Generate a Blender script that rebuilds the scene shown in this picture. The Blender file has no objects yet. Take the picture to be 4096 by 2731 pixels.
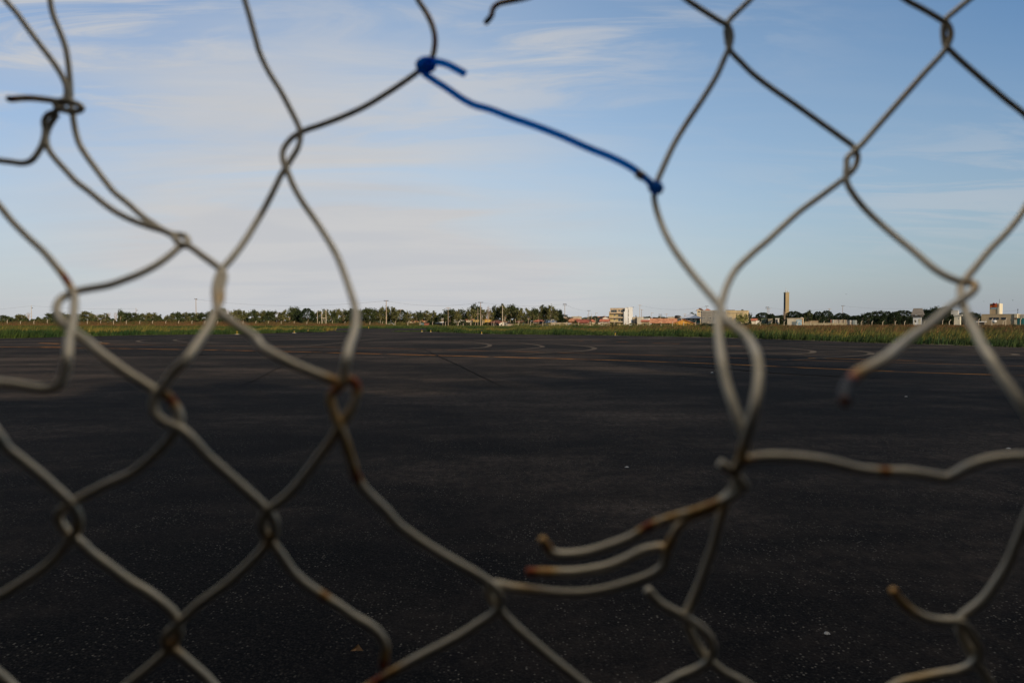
import bpy, math, random
import numpy as np
from mathutils import Vector, Matrix

random.seed(7)
RNG = np.random.default_rng(11)
scene = bpy.context.scene
R = math.radians

# ------------------------------------------------------------------ camera
FPX = 4096 * 24 / 36            # focal length in photo pixels
HOR = 1290.5                    # photo row of the horizon
PITCH = math.atan((1365.5 - HOR) / FPX)
EYE = 1.5
cam_d = bpy.data.cameras.new("camera")
cam_d.lens = 24; cam_d.sensor_width = 36
cam_d.clip_start = 0.01; cam_d.clip_end = 20000
cam_d.dof.use_dof = True
cam_d.dof.focus_distance = 200
cam_d.dof.aperture_fstop = 6.4
cam_d.dof.aperture_blades = 7
cam = bpy.data.objects.new("camera", cam_d)
scene.collection.objects.link(cam)
cam.location = (0, 0, EYE)
cam.rotation_euler = (math.pi / 2 - PITCH, 0, 0)
scene.camera = cam

# ------------------------------------------------------------------ world
SUN_EL, SUN_AZ = R(20), R(146)   # azimuth clockwise from +Y (straight ahead)
world = bpy.data.worlds.new("World"); scene.world = world
world.use_nodes = True
wt = world.node_tree; wt.nodes.clear()
def WN(t, **kw):
    n = wt.nodes.new(t)
    for k, v in kw.items(): setattr(n, k, v)
    return n
wout = WN('ShaderNodeOutputWorld'); wbg = WN('ShaderNodeBackground')
wbg.inputs['Strength'].default_value = 0.1
sky = WN('ShaderNodeTexSky', sky_type='NISHITA', sun_disc=False)
sky.sun_elevation = SUN_EL; sky.sun_rotation = SUN_AZ
sky.altitude = 0; sky.air_density = 1.0; sky.dust_density = 0.6; sky.ozone_density = 2.0
wt.links.new(wbg.outputs[0], wout.inputs[0])
tc = WN('ShaderNodeTexCoord')
sep = WN('ShaderNodeSeparateXYZ'); wt.links.new(tc.outputs['Generated'], sep.inputs[0])
def M(op, a, b=None, c=None, clamp=False):
    n = WN('ShaderNodeMath', operation=op); n.use_clamp = clamp
    for i, v in enumerate((a, b, c)):
        if v is None: continue
        if isinstance(v, (int, float)): n.inputs[i].default_value = v
        else: wt.links.new(v, n.inputs[i])
    return n.outputs[0]
def MIX(f, a, b, blend='MIX'):
    n = WN('ShaderNodeMix', data_type='RGBA', blend_type=blend)
    for k, v in ((0, f), (6, a), (7, b)):
        if isinstance(v, (int, float)): n.inputs[k].default_value = v
        elif isinstance(v, tuple): n.inputs[k].default_value = (*v, 1)
        else: wt.links.new(v, n.inputs[k])
    return n.outputs[2]
def MR(v, a, b, c=0.0, d=1.0, smooth=True):
    n = WN('ShaderNodeMapRange', interpolation_type='SMOOTHSTEP' if smooth else 'LINEAR')
    wt.links.new(v, n.inputs[0])
    for i, x in enumerate((a, b, c, d)): n.inputs[i + 1].default_value = x
    return n.outputs[0]
X, Y_, Z = sep.outputs
zc = M('MAXIMUM', Z, 0.0)
az = M('ARCTAN2', X, Y_)                       # azimuth, 0 ahead, + right
# cloud layer coordinates: direction projected on a high flat layer
den = M('ADD', zc, 0.12)
px = M('DIVIDE', X, den); py = M('DIVIDE', Y_, den)
def cloud_noise(sx, sy, ox, oy, rot, detail=7, rough=0.55, dist=0.6):
    cmb = WN('ShaderNodeCombineXYZ'); wt.links.new(px, cmb.inputs[0]); wt.links.new(py, cmb.inputs[1])
    mp = WN('ShaderNodeMapping'); wt.links.new(cmb.outputs[0], mp.inputs[0])
    mp.inputs['Rotation'].default_value = (0, 0, rot)
    mp.inputs['Scale'].default_value = (sx, sy, 1); mp.inputs['Location'].default_value = (ox, oy, 0)
    nz = WN('ShaderNodeTexNoise'); wt.links.new(mp.outputs[0], nz.inputs['Vector'])
    nz.inputs['Scale'].default_value = 1; nz.inputs['Detail'].default_value = detail
    nz.inputs['Roughness'].default_value = rough; nz.inputs['Distortion'].default_value = dist
    return nz.outputs['Fac']
def blob(a0, z0, sa, sz):
    """soft patch of sky around azimuth a0 (rad) and height z0"""
    u = M('DIVIDE', M('SUBTRACT', az, a0), sa); v = M('DIVIDE', M('SUBTRACT', Z, z0), sz)
    r2 = M('ADD', M('MULTIPLY', u, u), M('MULTIPLY', v, v))
    return M('POWER', 2.718, M('MULTIPLY', r2, -1.0))
streak = cloud_noise(0.55, 1.5, 3.1, 1.7, 0.25)
wisp = cloud_noise(1.1, 3.4, 7.3, 4.2, 0.45, detail=9, rough=0.62, dist=1.0)
side = MR(M('ADD', az, M('MULTIPLY', zc, 1.2)), 0.75, 1.30)
lside = MR(az, -0.60, -0.05)
base = MIX(1.0, sky.outputs[0], MIX(side, MIX(lside, (0.82, 1.08, 1.28), (1.16, 1.42, 1.53)), (0.34, 1.02, 1.48)), 'MULTIPLY')
cloudcol = MIX(MR(cloud_noise(0.8, 2.2, 1.3, 9.2, 0.1), 0.35, 0.65), (5.45, 5.58, 5.85), (5.85, 5.88, 5.98))
# haze near the horizon
hz = M('POWER', 2.718, M('MULTIPLY', zc, -4.3))
right = MR(az, -0.15, 0.75)
hazecol = MIX(right, (5.15, 5.30, 5.66), (3.25, 3.50, 3.98))
col = MIX(M('MULTIPLY', hz, 0.97, clamp=True), base, hazecol)
# broad bright bank, left of centre
bank = M('ADD', M('MULTIPLY', blob(-0.25, 0.12, 0.31, 0.16), 1.30), M('MULTIPLY', blob(-0.42, 0.30, 0.24, 0.10), 0.55))
bank = M('ADD', bank, M('MULTIPLY', blob(-0.12, 0.40, 0.22, 0.12), 0.40))
low = M('MULTIPLY', blob(-0.20, 0.05, 0.34, 0.12), 1.1)
bankm = M('ADD', low, M('MULTIPLY', bank, MR(streak, 0.30, 0.66, 0.25, 1.0)), clamp=True)
col = MIX(bankm, col, cloudcol)
# wisps of cirrus
place = M('ADD', M('ADD', M('MULTIPLY', blob(-0.60, 0.37, 0.17, 0.09), 1.9), M('MULTIPLY', blob(0.0, 0.38, 0.28, 0.10), 0.9)),
          M('ADD', M('MULTIPLY', blob(-0.40, 0.27, 0.30, 0.06), 0.8), M('MULTIPLY', blob(0.60, 0.16, 0.25, 0.07), 0.45)))
wispm = M('MULTIPLY', place, MR(wisp, 0.42, 0.62), clamp=True)
wispm = M('MULTIPLY', wispm, 0.85)
col = MIX(wispm, col, cloudcol)
# pale neutral overcast added overhead, out of view, to make the shade less blue
col = MIX(M('MULTIPLY', MR(zc, 0.48, 0.72), 0.85), col, (2.3, 2.25, 2.2))
# bright patch added overhead, out of view, to light the wires from above
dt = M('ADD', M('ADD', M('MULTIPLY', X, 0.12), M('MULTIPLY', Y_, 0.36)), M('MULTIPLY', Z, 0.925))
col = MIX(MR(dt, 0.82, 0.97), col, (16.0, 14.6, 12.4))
# ground below the horizon (never seen, keeps bounce dark)
col = MIX(MR(Z, -0.06, -0.02, 1.0, 0.0), col, (0.25, 0.24, 0.22))
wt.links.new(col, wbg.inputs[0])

# ------------------------------------------------------------------ sun
sd = bpy.data.lights.new("sun", 'SUN'); sd.energy = 5.0; sd.angle = R(0.5); sd.color = (1.0, 0.78, 0.52)
so = bpy.data.objects.new("sun", sd); scene.collection.objects.link(so)
SV = Vector((math.cos(SUN_EL) * math.sin(SUN_AZ), math.cos(SUN_EL) * math.cos(SUN_AZ), math.sin(SUN_EL)))
so.rotation_euler = SV.to_track_quat('Z', 'Y').to_euler()
so.location = (40, -40, 40)

scene.view_settings.view_transform = 'Standard'
scene.view_settings.look = 'None'
scene.view_settings.gamma = 1.0
scene.view_settings.exposure = 0.0
scene.cycles.max_bounces = 5
scene.cycles.diffuse_bounces = 2
scene.cycles.glossy_bounces = 2
scene.cycles.use_denoising = True

# ------------------------------------------------------------------ geometry helpers
Ucam = Vector((0, math.sin(PITCH), math.cos(PITCH))); Fcam = Vector((0, math.cos(PITCH), -math.sin(PITCH)))
def ray(sx, sy):
    return Fcam + Vector((1, 0, 0)) * ((sx - 2048) / FPX) + Ucam * ((1365.5 - sy) / FPX)
def G(sx, sy):
    d = ray(sx, sy); t = -EYE / d.z
    return (d.x * t, d.y * t)
def at(sx, sy, Y):
    d = ray(sx, sy); t = Y / d.y
    return Vector((d.x * t, Y, EYE + d.z * t))
VS = 4096 / 2352
def GV(vx, vy): return G(vx * VS, vy * VS)
STX = [0, 0, 512, 1024, 1536, 2048, 2560, 3072, 3576]
def SX(strip, u): return STX[strip] + u * 0.2211
def SY(v): return 1150 + v * 0.2211

def link(o): scene.collection.objects.link(o); return o
def setp(o, label=None, cat=None, group=None, kind=None):
    if label: o["label"] = label
    if cat: o["category"] = cat
    if group: o["group"] = group
    if kind: o["kind"] = kind
    return o
def empty(name, loc=(0, 0, 0), rz=0):
    o = bpy.data.objects.new(name, None); link(o); o.location = loc; o.rotation_euler = (0, 0, rz)
    o.empty_display_size = 0.3
    return o

class MB:
    def __init__(s): s.v = []; s.f = []; s.at = []
    def box(s, x0, y0, z0, x1, y1, z1):
        b = len(s.v)
        s.v += [(x0,y0,z0),(x1,y0,z0),(x1,y1,z0),(x0,y1,z0),(x0,y0,z1),(x1,y0,z1),(x1,y1,z1),(x0,y1,z1)]
        s.f += [tuple(b+i for i in q) for q in ((0,3,2,1),(4,5,6,7),(0,1,5,4),(1,2,6,5),(2,3,7,6),(3,0,4,7))]
        return s
    def poly(s, pts, faces):
        b = len(s.v); s.v += [tuple(p) for p in pts]; s.f += [tuple(b+i for i in q) for q in faces]; return s
    def prism(s, prof, y0, y1):            # profile in xz extruded along y
        n = len(prof); b = len(s.v)
        s.v += [(x, y0, z) for x, z in prof] + [(x, y1, z) for x, z in prof]
        s.f.append(tuple(b + i for i in range(n))); s.f.append(tuple(b + n + i for i in reversed(range(n))))
        for i in range(n):
            j = (i + 1) % n; s.f.append((b + i, b + n + i, b + n + j, b + j))
        return s
    def prismx(s, prof, x0, x1):           # profile in yz extruded along x
        n = len(prof); b = len(s.v)
        s.v += [(x0, y, z) for y, z in prof] + [(x1, y, z) for y, z in prof]
        s.f.append(tuple(b + i for i in reversed(range(n)))); s.f.append(tuple(b + n + i for i in range(n)))
        for i in range(n):
            j = (i + 1) % n; s.f.append((b + i, b + j, b + n + j, b + n + i))
        return s
    def tube(s, pts, rad, sides=8, caps=True):
        pts = [Vector(p) for p in pts]; n = len(pts)
        if not hasattr(rad, '__len__'): rad = [rad] * n
        t0 = (pts[1] - pts[0]).normalized()
        nrm = t0.orthogonal().normalized(); prev = t0; b = len(s.v)
        for i, p in enumerate(pts):
            t = (pts[min(i+1, n-1)] - pts[max(i-1, 0)])
            t = t.normalized() if t.length > 1e-9 else prev
            q = prev.rotation_difference(t); nrm = (q @ nrm); nrm = (nrm - t * nrm.dot(t)).normalized(); prev = t
            bi = t.cross(nrm)
            for k in range(sides):
                a = 2 * math.pi * k / sides
                s.v.append(tuple(p + (nrm * math.cos(a) + bi * math.sin(a)) * rad[i]))
        for i in range(n - 1):
            for k in range(sides):
                k2 = (k + 1) % sides
                s.f.append((b+i*sides+k, b+i*sides+k2, b+(i+1)*sides+k2, b+(i+1)*sides+k))
        if caps:
            s.f.append(tuple(b + k for k in reversed(range(sides)))); s.f.append(tuple(b + (n-1)*sides + k for k in range(sides)))
        return s
    def build(s, name, mat, parent=None, smooth=False):
        me = bpy.data.meshes.new(name); me.from_pydata(s.v, [], s.f); me.update()
        if smooth: me.polygons.foreach_set('use_smooth', [True] * len(me.polygons))
        if mat: me.materials.append(mat)
        o = link(bpy.data.objects.new(name, me))
        if parent: o.parent = parent
        return o

def np_mesh(name, verts, quads=None, tris=None, mat=None, smooth=False):
    me = bpy.data.meshes.new(name)
    nq = 0 if quads is None else len(quads); nt = 0 if tris is None else len(tris)
    loops = []
    if nq: loops.append(np.asarray(quads, np.int32).ravel())
    if nt: loops.append(np.asarray(tris, np.int32).ravel())
    loops = np.concatenate(loops)
    starts = np.concatenate([np.arange(nq) * 4, nq * 4 + np.arange(nt) * 3]).astype(np.int32)
    tot = np.concatenate([np.full(nq, 4), np.full(nt, 3)]).astype(np.int32)
    me.vertices.add(len(verts)); me.vertices.foreach_set('co', np.asarray(verts, np.float32).ravel())
    me.loops.add(len(loops)); me.loops.foreach_set('vertex_index', loops)
    me.polygons.add(nq + nt); me.polygons.foreach_set('loop_start', starts); me.polygons.foreach_set('loop_total', tot)
    if smooth: me.polygons.foreach_set('use_smooth', np.ones(nq + nt, bool))
    me.update(calc_edges=True)
    if mat: me.materials.append(mat)
    return me

# ------------------------------------------------------------------ materials
def new_mat(name):
    m = bpy.data.materials.new(name); m.use_nodes = True
    return m, m.node_tree.nodes, m.node_tree.links, m.node_tree.nodes['Principled BSDF']
def noise_mat(name, c1, c2=None, scale=1.0, rough=0.85, metal=0.0, spec=0.3, island=0.0, bump=0.0, stretch=None, lo=0.35, hi=0.65):
    m, N, L, P = new_mat(name)
    P.inputs['Roughness'].default_value = rough; P.inputs['Metallic'].default_value = metal
    P.inputs['Specular IOR Level'].default_value = spec
    c2 = c2 or tuple(x * 0.8 for x in c1)
    t = N.new('ShaderNodeTexCoord'); nz = N.new('ShaderNodeTexNoise')
    nz.inputs['Scale'].default_value = scale; nz.inputs['Detail'].default_value = 6
    if stretch:
        mp = N.new('ShaderNodeMapping'); mp.inputs['Scale'].default_value = stretch
        L.new(t.outputs['Object'], mp.inputs[0]); L.new(mp.outputs[0], nz.inputs['Vector'])
    else: L.new(t.outputs['Object'], nz.inputs['Vector'])
    mr = N.new('ShaderNodeMapRange'); L.new(nz.outputs['Fac'], mr.inputs[0])
    mr.inputs[1].default_value = lo; mr.inputs[2].default_value = hi
    mx = N.new('ShaderNodeMix'); mx.data_type = 'RGBA'
    L.new(mr.outputs[0], mx.inputs[0]); mx.inputs[6].default_value = (*c1, 1); mx.inputs[7].default_value = (*c2, 1)
    out = mx.outputs[2]
    if island:
        g = N.new('ShaderNodeNewGeometry'); m2 = N.new('ShaderNodeMapRange')
        L.new(g.outputs['Random Per Island'], m2.inputs[0]); m2.inputs[3].default_value = 1 - island; m2.inputs[4].default_value = 1 + island
        mm = N.new('ShaderNodeVectorMath'); mm.operation = 'SCALE'
        L.new(out, mm.inputs[0]); L.new(m2.outputs[0], mm.inputs['Scale']); out = mm.outputs[0]
    L.new(out, P.inputs['Base Color'])
    if bump:
        b = N.new('ShaderNodeBump'); b.inputs['Strength'].default_value = bump; b.inputs['Distance'].default_value = 0.02
        L.new(nz.outputs['Fac'], b.inputs['Height']); L.new(b.outputs[0], P.inputs['Normal'])
    return m
_mc = {}
def paint(c, scale=0.6, rough=0.85):
    key = (tuple(round(x, 3) for x in c), scale)
    if key not in _mc:
        c = tuple(x * 0.86 for x in c)
        _mc[key] = noise_mat("wall_paint", c, tuple(x * 0.74 for x in c), scale, rough, stretch=(1, 1, 0.35))
    return _mc[key]
def tile_mat(c1, c2):
    key = ('tile', c1, c2)
    if key in _mc: return _mc[key]
    m, N, L, P = new_mat("roof_tiles")
    P.inputs['Roughness'].default_value = 0.9; P.inputs['Specular IOR Level'].default_value = 0.2
    t = N.new('ShaderNodeTexCoord')
    v = N.new('ShaderNodeTexVoronoi'); v.inputs['Scale'].default_value = 1.6
    L.new(t.outputs['Object'], v.inputs['Vector'])
    nz = N.new('ShaderNodeTexNoise'); nz.inputs['Scale'].default_value = 0.5; nz.inputs['Detail'].default_value = 5
    L.new(t.outputs['Object'], nz.inputs['Vector'])
    sp = N.new('ShaderNodeSeparateColor'); L.new(v.outputs['Color'], sp.inputs[0])
    ad = N.new('ShaderNodeMath'); ad.operation = 'MULTIPLY_ADD'; L.new(sp.outputs[0], ad.inputs[0]); ad.inputs[1].default_value = 0.6; L.new(nz.outputs['Fac'], ad.inputs[2])
    mr = N.new('ShaderNodeMapRange'); L.new(ad.outputs[0], mr.inputs[0]); mr.inputs[1].default_value = 0.4; mr.inputs[2].default_value = 1.2
    mx = N.new('ShaderNodeMix'); mx.data_type = 'RGBA'; L.new(mr.outputs[0], mx.inputs[0])
    mx.inputs[6].default_value = (*c1, 1); mx.inputs[7].default_value = (*c2, 1)
    L.new(mx.outputs[2], P.inputs['Base Color'])
    _mc[key] = m; return m
M_concrete = noise_mat("concrete", (0.42, 0.36, 0.28), (0.26, 0.22, 0.17), 2.0, 0.9)
M_post = noise_mat("post_concrete", (0.50, 0.43, 0.33), (0.30, 0.24, 0.17), 2.5, 0.9)
M_polewood = noise_mat("pole_concrete", (0.40, 0.31, 0.22), (0.24, 0.18, 0.13), 1.0, 0.9, stretch=(1, 1, .4))
M_darkmetal = noise_mat("dark_metal", (0.05, 0.05, 0.05), (0.03, 0.03, 0.03), 3, 0.5, 0.6)
M_glass = noise_mat("window_glass", (0.012, 0.018, 0.025), (0.02, 0.03, 0.035), 0.8, 0.15, 0.0, 0.6)
M_frame = noise_mat("window_frame", (0.55, 0.53, 0.48), (0.42, 0.4, 0.36), 3, 0.6)
M_cable = noise_mat("cable", (0.03, 0.03, 0.03), (0.02, 0.02, 0.02), 3, 0.7)
M_bark = noise_mat("bark", (0.26, 0.19, 0.13), (0.13, 0.10, 0.07), 3, 0.95)
M_palebark = noise_mat("pale_bark", (0.42, 0.33, 0.25), (0.22, 0.17, 0.12), 3, 0.95)
M_leaf = noise_mat("airy_leaves", (0.120, 0.110, 0.034), (0.020, 0.031, 0.009), 0.9, 0.7, island=0.75)  # warm tan in the noise also paints sunlit highlights into the crowns
M_leafdark = noise_mat("dense_leaves", (0.012, 0.022, 0.008), (0.022, 0.034, 0.012), 0.9, 0.8, island=0.5, spec=0.15)
M_leafmid = noise_mat("mid_leaves", (0.050, 0.060, 0.017), (0.012, 0.021, 0.007), 0.9, 0.75, island=0.7, spec=0.2)
M_twig = noise_mat("bare_twigs", (0.30, 0.21, 0.15), (0.18, 0.13, 0.09), 2, 0.95, island=0.3)
M_tileR = tile_mat((0.30, 0.085, 0.05), (0.42, 0.15, 0.085))
M_tileD = tile_mat((0.17, 0.045, 0.03), (0.27, 0.075, 0.045))
M_tileO = tile_mat((0.22, 0.085, 0.04), (0.55, 0.26, 0.14))
M_tileG = tile_mat((0.10, 0.09, 0.08), (0.17, 0.15, 0.13))
M_slate = noise_mat("metal_roof", (0.36, 0.40, 0.48), (0.30, 0.34, 0.42), 0.6, 0.5)
# ------------------------------------------------------------------ ground
mg = noise_mat("earth", (0.055, 0.060, 0.022), (0.085, 0.065, 0.030), 0.05, 0.95)
g = MB(); S = 9000
g.poly([(-S, -S, 0), (S, -S, 0), (S, S, 0), (-S, S, 0)], [(0, 1, 2, 3)])
setp(g.build("ground", mg), kind="structure")

# apron edges traced on the ground
L_edge = [G(0, 1354.5), G(265, 1347.5), G(520, 1341), G(810, 1337.6), G(945, 1337), G(1040, 1334), G(1215, 1328)]
R_edge = [G(1702, 1326), G(1912, 1334.2), G(2048, 1337.5), G(2357, 1340.6), G(2568, 1344.2), G(2870, 1350), G(3080, 1357.2), G(3293, 1364), G(3580, 1374.5), G(4096, 1390)]
L_ext = (-170, L_edge[0][1] - 34); R_ext = [(60, 24), (140, -30)]
RW0, RW1 = 131.0, 176.5       # runway near and far side
def road_material(name, runway=False):
    m, N, L, P = new_mat(name)
    P.inputs['Roughness'].default_value = 0.9; P.inputs['Specular IOR Level'].default_value = 0.025
    t = N.new('ShaderNodeTexCoord')
    def nz(scale, st=(1, 1, 1), detail=6, rough=0.55, dist=0.0, rot=0):
        mp = N.new('ShaderNodeMapping'); mp.inputs['Scale'].default_value = st; mp.inputs['Rotation'].default_value = (0, 0, rot)
        n = N.new('ShaderNodeTexNoise'); n.inputs['Scale'].default_value = scale; n.inputs['Detail'].default_value = detail
        n.inputs['Roughness'].default_value = rough; n.inputs['Distortion'].default_value = dist
        L.new(t.outputs['Object'], mp.inputs[0]); L.new(mp.outputs[0], n.inputs['Vector']); return n.outputs['Fac']
    def mr(v, a, b, c=0, d=1):
        n = N.new('ShaderNodeMapRange'); n.interpolation_type = 'SMOOTHSTEP'; L.new(v, n.inputs[0])
        for i, x in enumerate((a, b, c, d)): n.inputs[i + 1].default_value = x
        return n.outputs[0]
    def mix(f, a, b):
        n = N.new('ShaderNodeMix'); n.data_type = 'RGBA'
        for k, v in ((0, f), (6, a), (7, b)):
            if isinstance(v, float): n.inputs[k].default_value = v
            elif isinstance(v, tuple): n.inputs[k].default_value = (*v, 1)
            else: L.new(v, n.inputs[k])
        return n.outputs[2]
    def mul(a, b):
        n = N.new('ShaderNodeMath'); n.operation = 'MULTIPLY'
        for i, v in enumerate((a, b)):
            if isinstance(v, float): n.inputs[i].default_value = v
            else: L.new(v, n.inputs[i])
        return n.outputs[0]
    dust = mr(nz(0.10, (0.8, 1.3, 1), 8, 0.72), 0.41, 0.80)
    gr2 = mr(nz(11.0, (1, 0.6, 1), 6, 0.85), 0.32, 0.68, 0.25, 1.15)
    dust = mul(dust, gr2)
    grain = mr(nz(3.0, (1, 0.5, 1), 8, 0.85), 0.30, 0.72)
    streak = mr(nz(0.8, (0.07, 1.0, 1), 5, 0.6, 0.3), 0.45, 0.62)
    streak2 = mr(nz(0.5, (0.12, 1.2, 1), 6, 0.6, 0.5, 0.35), 0.52, 0.66)
    c = mix(dust, (0.0048, 0.0051, 0.0062), (0.170, 0.130, 0.102))
    c = mix(mul(grain, 0.5), c, (0.006, 0.006, 0.0065))
    c = mix(mul(streak, 0.35), c, (0.008, 0.007, 0.007))
    c = mix(mul(streak2, 0.35), c, (0.007, 0.0065, 0.0065))
    # aggregate: pale chips set in the bitumen
    v = N.new('ShaderNodeTexVoronoi'); v.inputs['Scale'].default_value = 62
    mp = N.new('ShaderNodeMapping'); L.new(t.outputs['Object'], mp.inputs[0]); L.new(mp.outputs[0], v.inputs['Vector'])
    sp = N.new('ShaderNodeSeparateColor'); L.new(v.outputs['Color'], sp.inputs[0])
    chip = mul(mr(sp.outputs[0], 0.72, 0.95), mr(v.outputs['Distance'], 0.42, 0.20))
    chip = mul(chip, mr(nz(1.6), 0.35, 0.70, 0.15, 1.0))
    c = mix(mul(chip, 0.9), c, (0.20, 0.18, 0.155))
    v2 = N.new('ShaderNodeTexVoronoi'); v2.inputs['Scale'].default_value = 130; L.new(t.outputs['Object'], v2.inputs['Vector'])
    sp2 = N.new('ShaderNodeSeparateColor'); L.new(v2.outputs['Color'], sp2.inputs[0])
    c = mix(mul(mr(sp2.outputs[1], 0.55, 1.0), 0.5), c, (0.030, 0.027, 0.024))
    L.new(c, P.inputs['Base Color'])
    b = N.new('ShaderNodeBump'); b.inputs['Strength'].default_value = 0.5; b.inputs['Distance'].default_value = 0.006
    L.new(v.outputs['Distance'], b.inputs['Height']); L.new(b.outputs[0], P.inputs['Normal'])
    return m
M_asphalt = road_material("asphalt")
ap = MB()
pts = [(-170, -60), (200, -60)] + [(200, -60)][:0] + list(reversed(R_ext)) + list(reversed(R_edge)) + [(-13, RW0), (-36, RW0)] + list(reversed(L_edge)) + [L_ext]
ap.poly([(x, y, 0.004) for x, y in pts], [tuple(range(len(pts)))])
setp(ap.build("airfield_apron", M_asphalt), kind="structure")
rw = MB(); rw.poly([(-600, RW0, 0.008), (420, RW0, 0.008), (420, RW1, 0.008), (-600, RW1, 0.008)], [(0, 1, 2, 3)])
setp(rw.build("runway", M_asphalt), kind="structure")

# painted lines, tyre arcs and seams: thin sheets on the apron
def strip_mesh(poly, w, z, taper=False):
    P = [Vector((x, y)) for x, y in poly]
    # smooth resample
    out = []
    for i in range(len(P) - 1):
        p0 = P[max(i-1, 0)]; p1 = P[i]; p2 = P[i+1]; p3 = P[min(i+2, len(P)-1)]
        k = 6
        for j in range(k):
            t = j / k
            out.append(0.5 * ((2*p1) + (p2-p0)*t + (2*p0-5*p1+4*p2-p3)*t*t + (3*p1-p0-3*p2+p3)*t**3))
    out.append(P[-1]); n = len(out); v = []; f = []
    for i, p in enumerate(out):
        d = out[min(i+1, n-1)] - out[max(i-1, 0)]
        if d.length < 1e-6: d = Vector((1, 0))
        d.normalize(); nn = Vector((-d.y, d.x))
        ww = w / 2 * (min(1, 0.15 + 4 * min(i, n-1-i) / n) if taper else 1)
        v += [(*(p - nn*ww), z), (*(p + nn*ww), z)]
        if i: f.append((2*i-2, 2*i, 2*i+1, 2*i-1))
    return v, f
def worn_mat(name, c, under, scale, lo, hi, stretch=(1, 1, 1)):
    return noise_mat(name, under, c, scale, 0.9, 0, 0.03, lo=lo, hi=hi, stretch=stretch)
M_yellow = worn_mat("worn_orange_paint", (0.50, 0.21, 0.045), (0.06, 0.035, 0.02), 0.9, 0.36, 0.56)
M_yellow2 = worn_mat("faded_orange_paint", (0.26, 0.115, 0.04), (0.05, 0.032, 0.02), 0.5, 0.36, 0.55)
M_arc = worn_mat("pale_scuffed_rubber", (0.10, 0.082, 0.066), (0.045, 0.037, 0.030), 0.6, 0.25, 0.7)
M_seam = worn_mat("dark_joint", (0.011, 0.010, 0.010), (0.022, 0.019, 0.017), 0.8, 0.3, 0.6)
zc_ = [0.009]
def marking(name, vpts, w, mat, label, taper=False):
    poly = [GV(*p) for p in vpts]
    v, f = strip_mesh(poly, w, zc_[0], taper); zc_[0] += 0.0006
    m = MB(); m.v = v; m.f = f
    o = m.build(name, mat); setp(o, kind="structure"); return o
marking("painted_line", [(-60, 796.6), (88, 798), (350, 801.8), (588, 806), (850, 812.5), (1176, 821), (1420, 828), (1651, 836), (1764, 841), (2089, 855), (2352, 863), (2420, 866)], 0.15, M_yellow, "")
marking("painted_line", [(228, 791), (462, 793.6), (650, 796), (838, 799.2), (1088, 805.2), (1326, 811), (1501, 816), (1651, 821), (1764, 825.2), (1989, 831.4), (2352, 841), (2420, 843.5)], 0.15, M_yellow2, "")
marking("painted_line", [(1856, 822.2), (2013, 826.5), (2169, 831)], 0.17, M_yellow, "")
marking("painted_line", [(88, 788.2), (105, 788.6), (135, 789.6)], 0.45, M_yellow, "")
marking("painted_line", [(228, 788.6), (250, 789)], 0.3, M_yellow, "")
marking("painted_line", [(88, 797.0), (115, 797.0), (142, 797.0)], 0.28, M_yellow, "")
for a, b in (((1318, 782.9), (1340, 783.4)), ((1360, 784), (1390, 784.9)), ((1417, 785.5), (1443, 786.1)), ((1500, 788), (1560, 789.8)), ((1660, 794), (1700, 795.5))):
    marking("painted_line", [a, ((a[0]+b[0])/2, (a[1]+b[1])/2), b], 0.22, M_yellow2, "")
for a in ([(980, 781), (1063, 784), (1101, 788), (1120, 791), (1125, 794), (1113, 798), (1076, 801), (1038, 803), (960, 805.5)],
          [(1090, 782.6), (1176, 786.5), (1213, 790), (1238, 793.5), (1246, 797), (1226, 800), (1176, 804), (1090, 808)],
          [(1180, 786), (1251, 789), (1313, 793), (1351, 796.4), (1366, 800.4), (1351, 805), (1313, 808), (1251, 811), (1176, 815), (1080, 818)],
          [(1700, 795), (1789, 799), (1839, 803), (1864, 806), (1868, 809), (1859, 811.6), (1814, 814.5), (1764, 816.5)],
          [(1850, 799), (1939, 804), (1981, 807.5), (2001, 811.5), (1989, 816), (1939, 820), (1851, 825), (1764, 829.5)],
          [(2200, 807), (2264, 809.6), (2314, 812.2), (2334, 815), (2314, 817.4), (2264, 819)],
          [(430, 777.5), (345, 780), (316, 784), (345, 787.6), (420, 790)],
          [(520, 776), (425, 778.5), (401, 782), (428, 785.4), (500, 787)],
          [(330, 782), (250, 784), (228, 786), (250, 788.4), (330, 790)],
          [(1560, 787), (1700, 789), (1860, 793.5), (2000, 799)],
          [(1300, 781), (1450, 783.5), (1600, 787)],
          [(640, 800), (760, 790), (840, 781), (900, 776)]):
    marking("tyre_mark", a, 0.30, M_arc, "", True)
for a in ([(790, 783), (740, 800), (693, 822), (640, 845), (588, 871), (540, 890)], [(945, 788), (970, 800), (1013, 821), (1060, 842), (1113, 868), (1160, 890)]):
    marking("pavement_seam", a, 0.06, M_seam, "", True)
for a in ([(1500, 835), (1650, 846), (1800, 858), (2100, 872)], [(0, 815), (300, 812), (560, 818)]):
    marking("tyre_mark", a, 0.22, M_seam, "", True)
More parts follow.
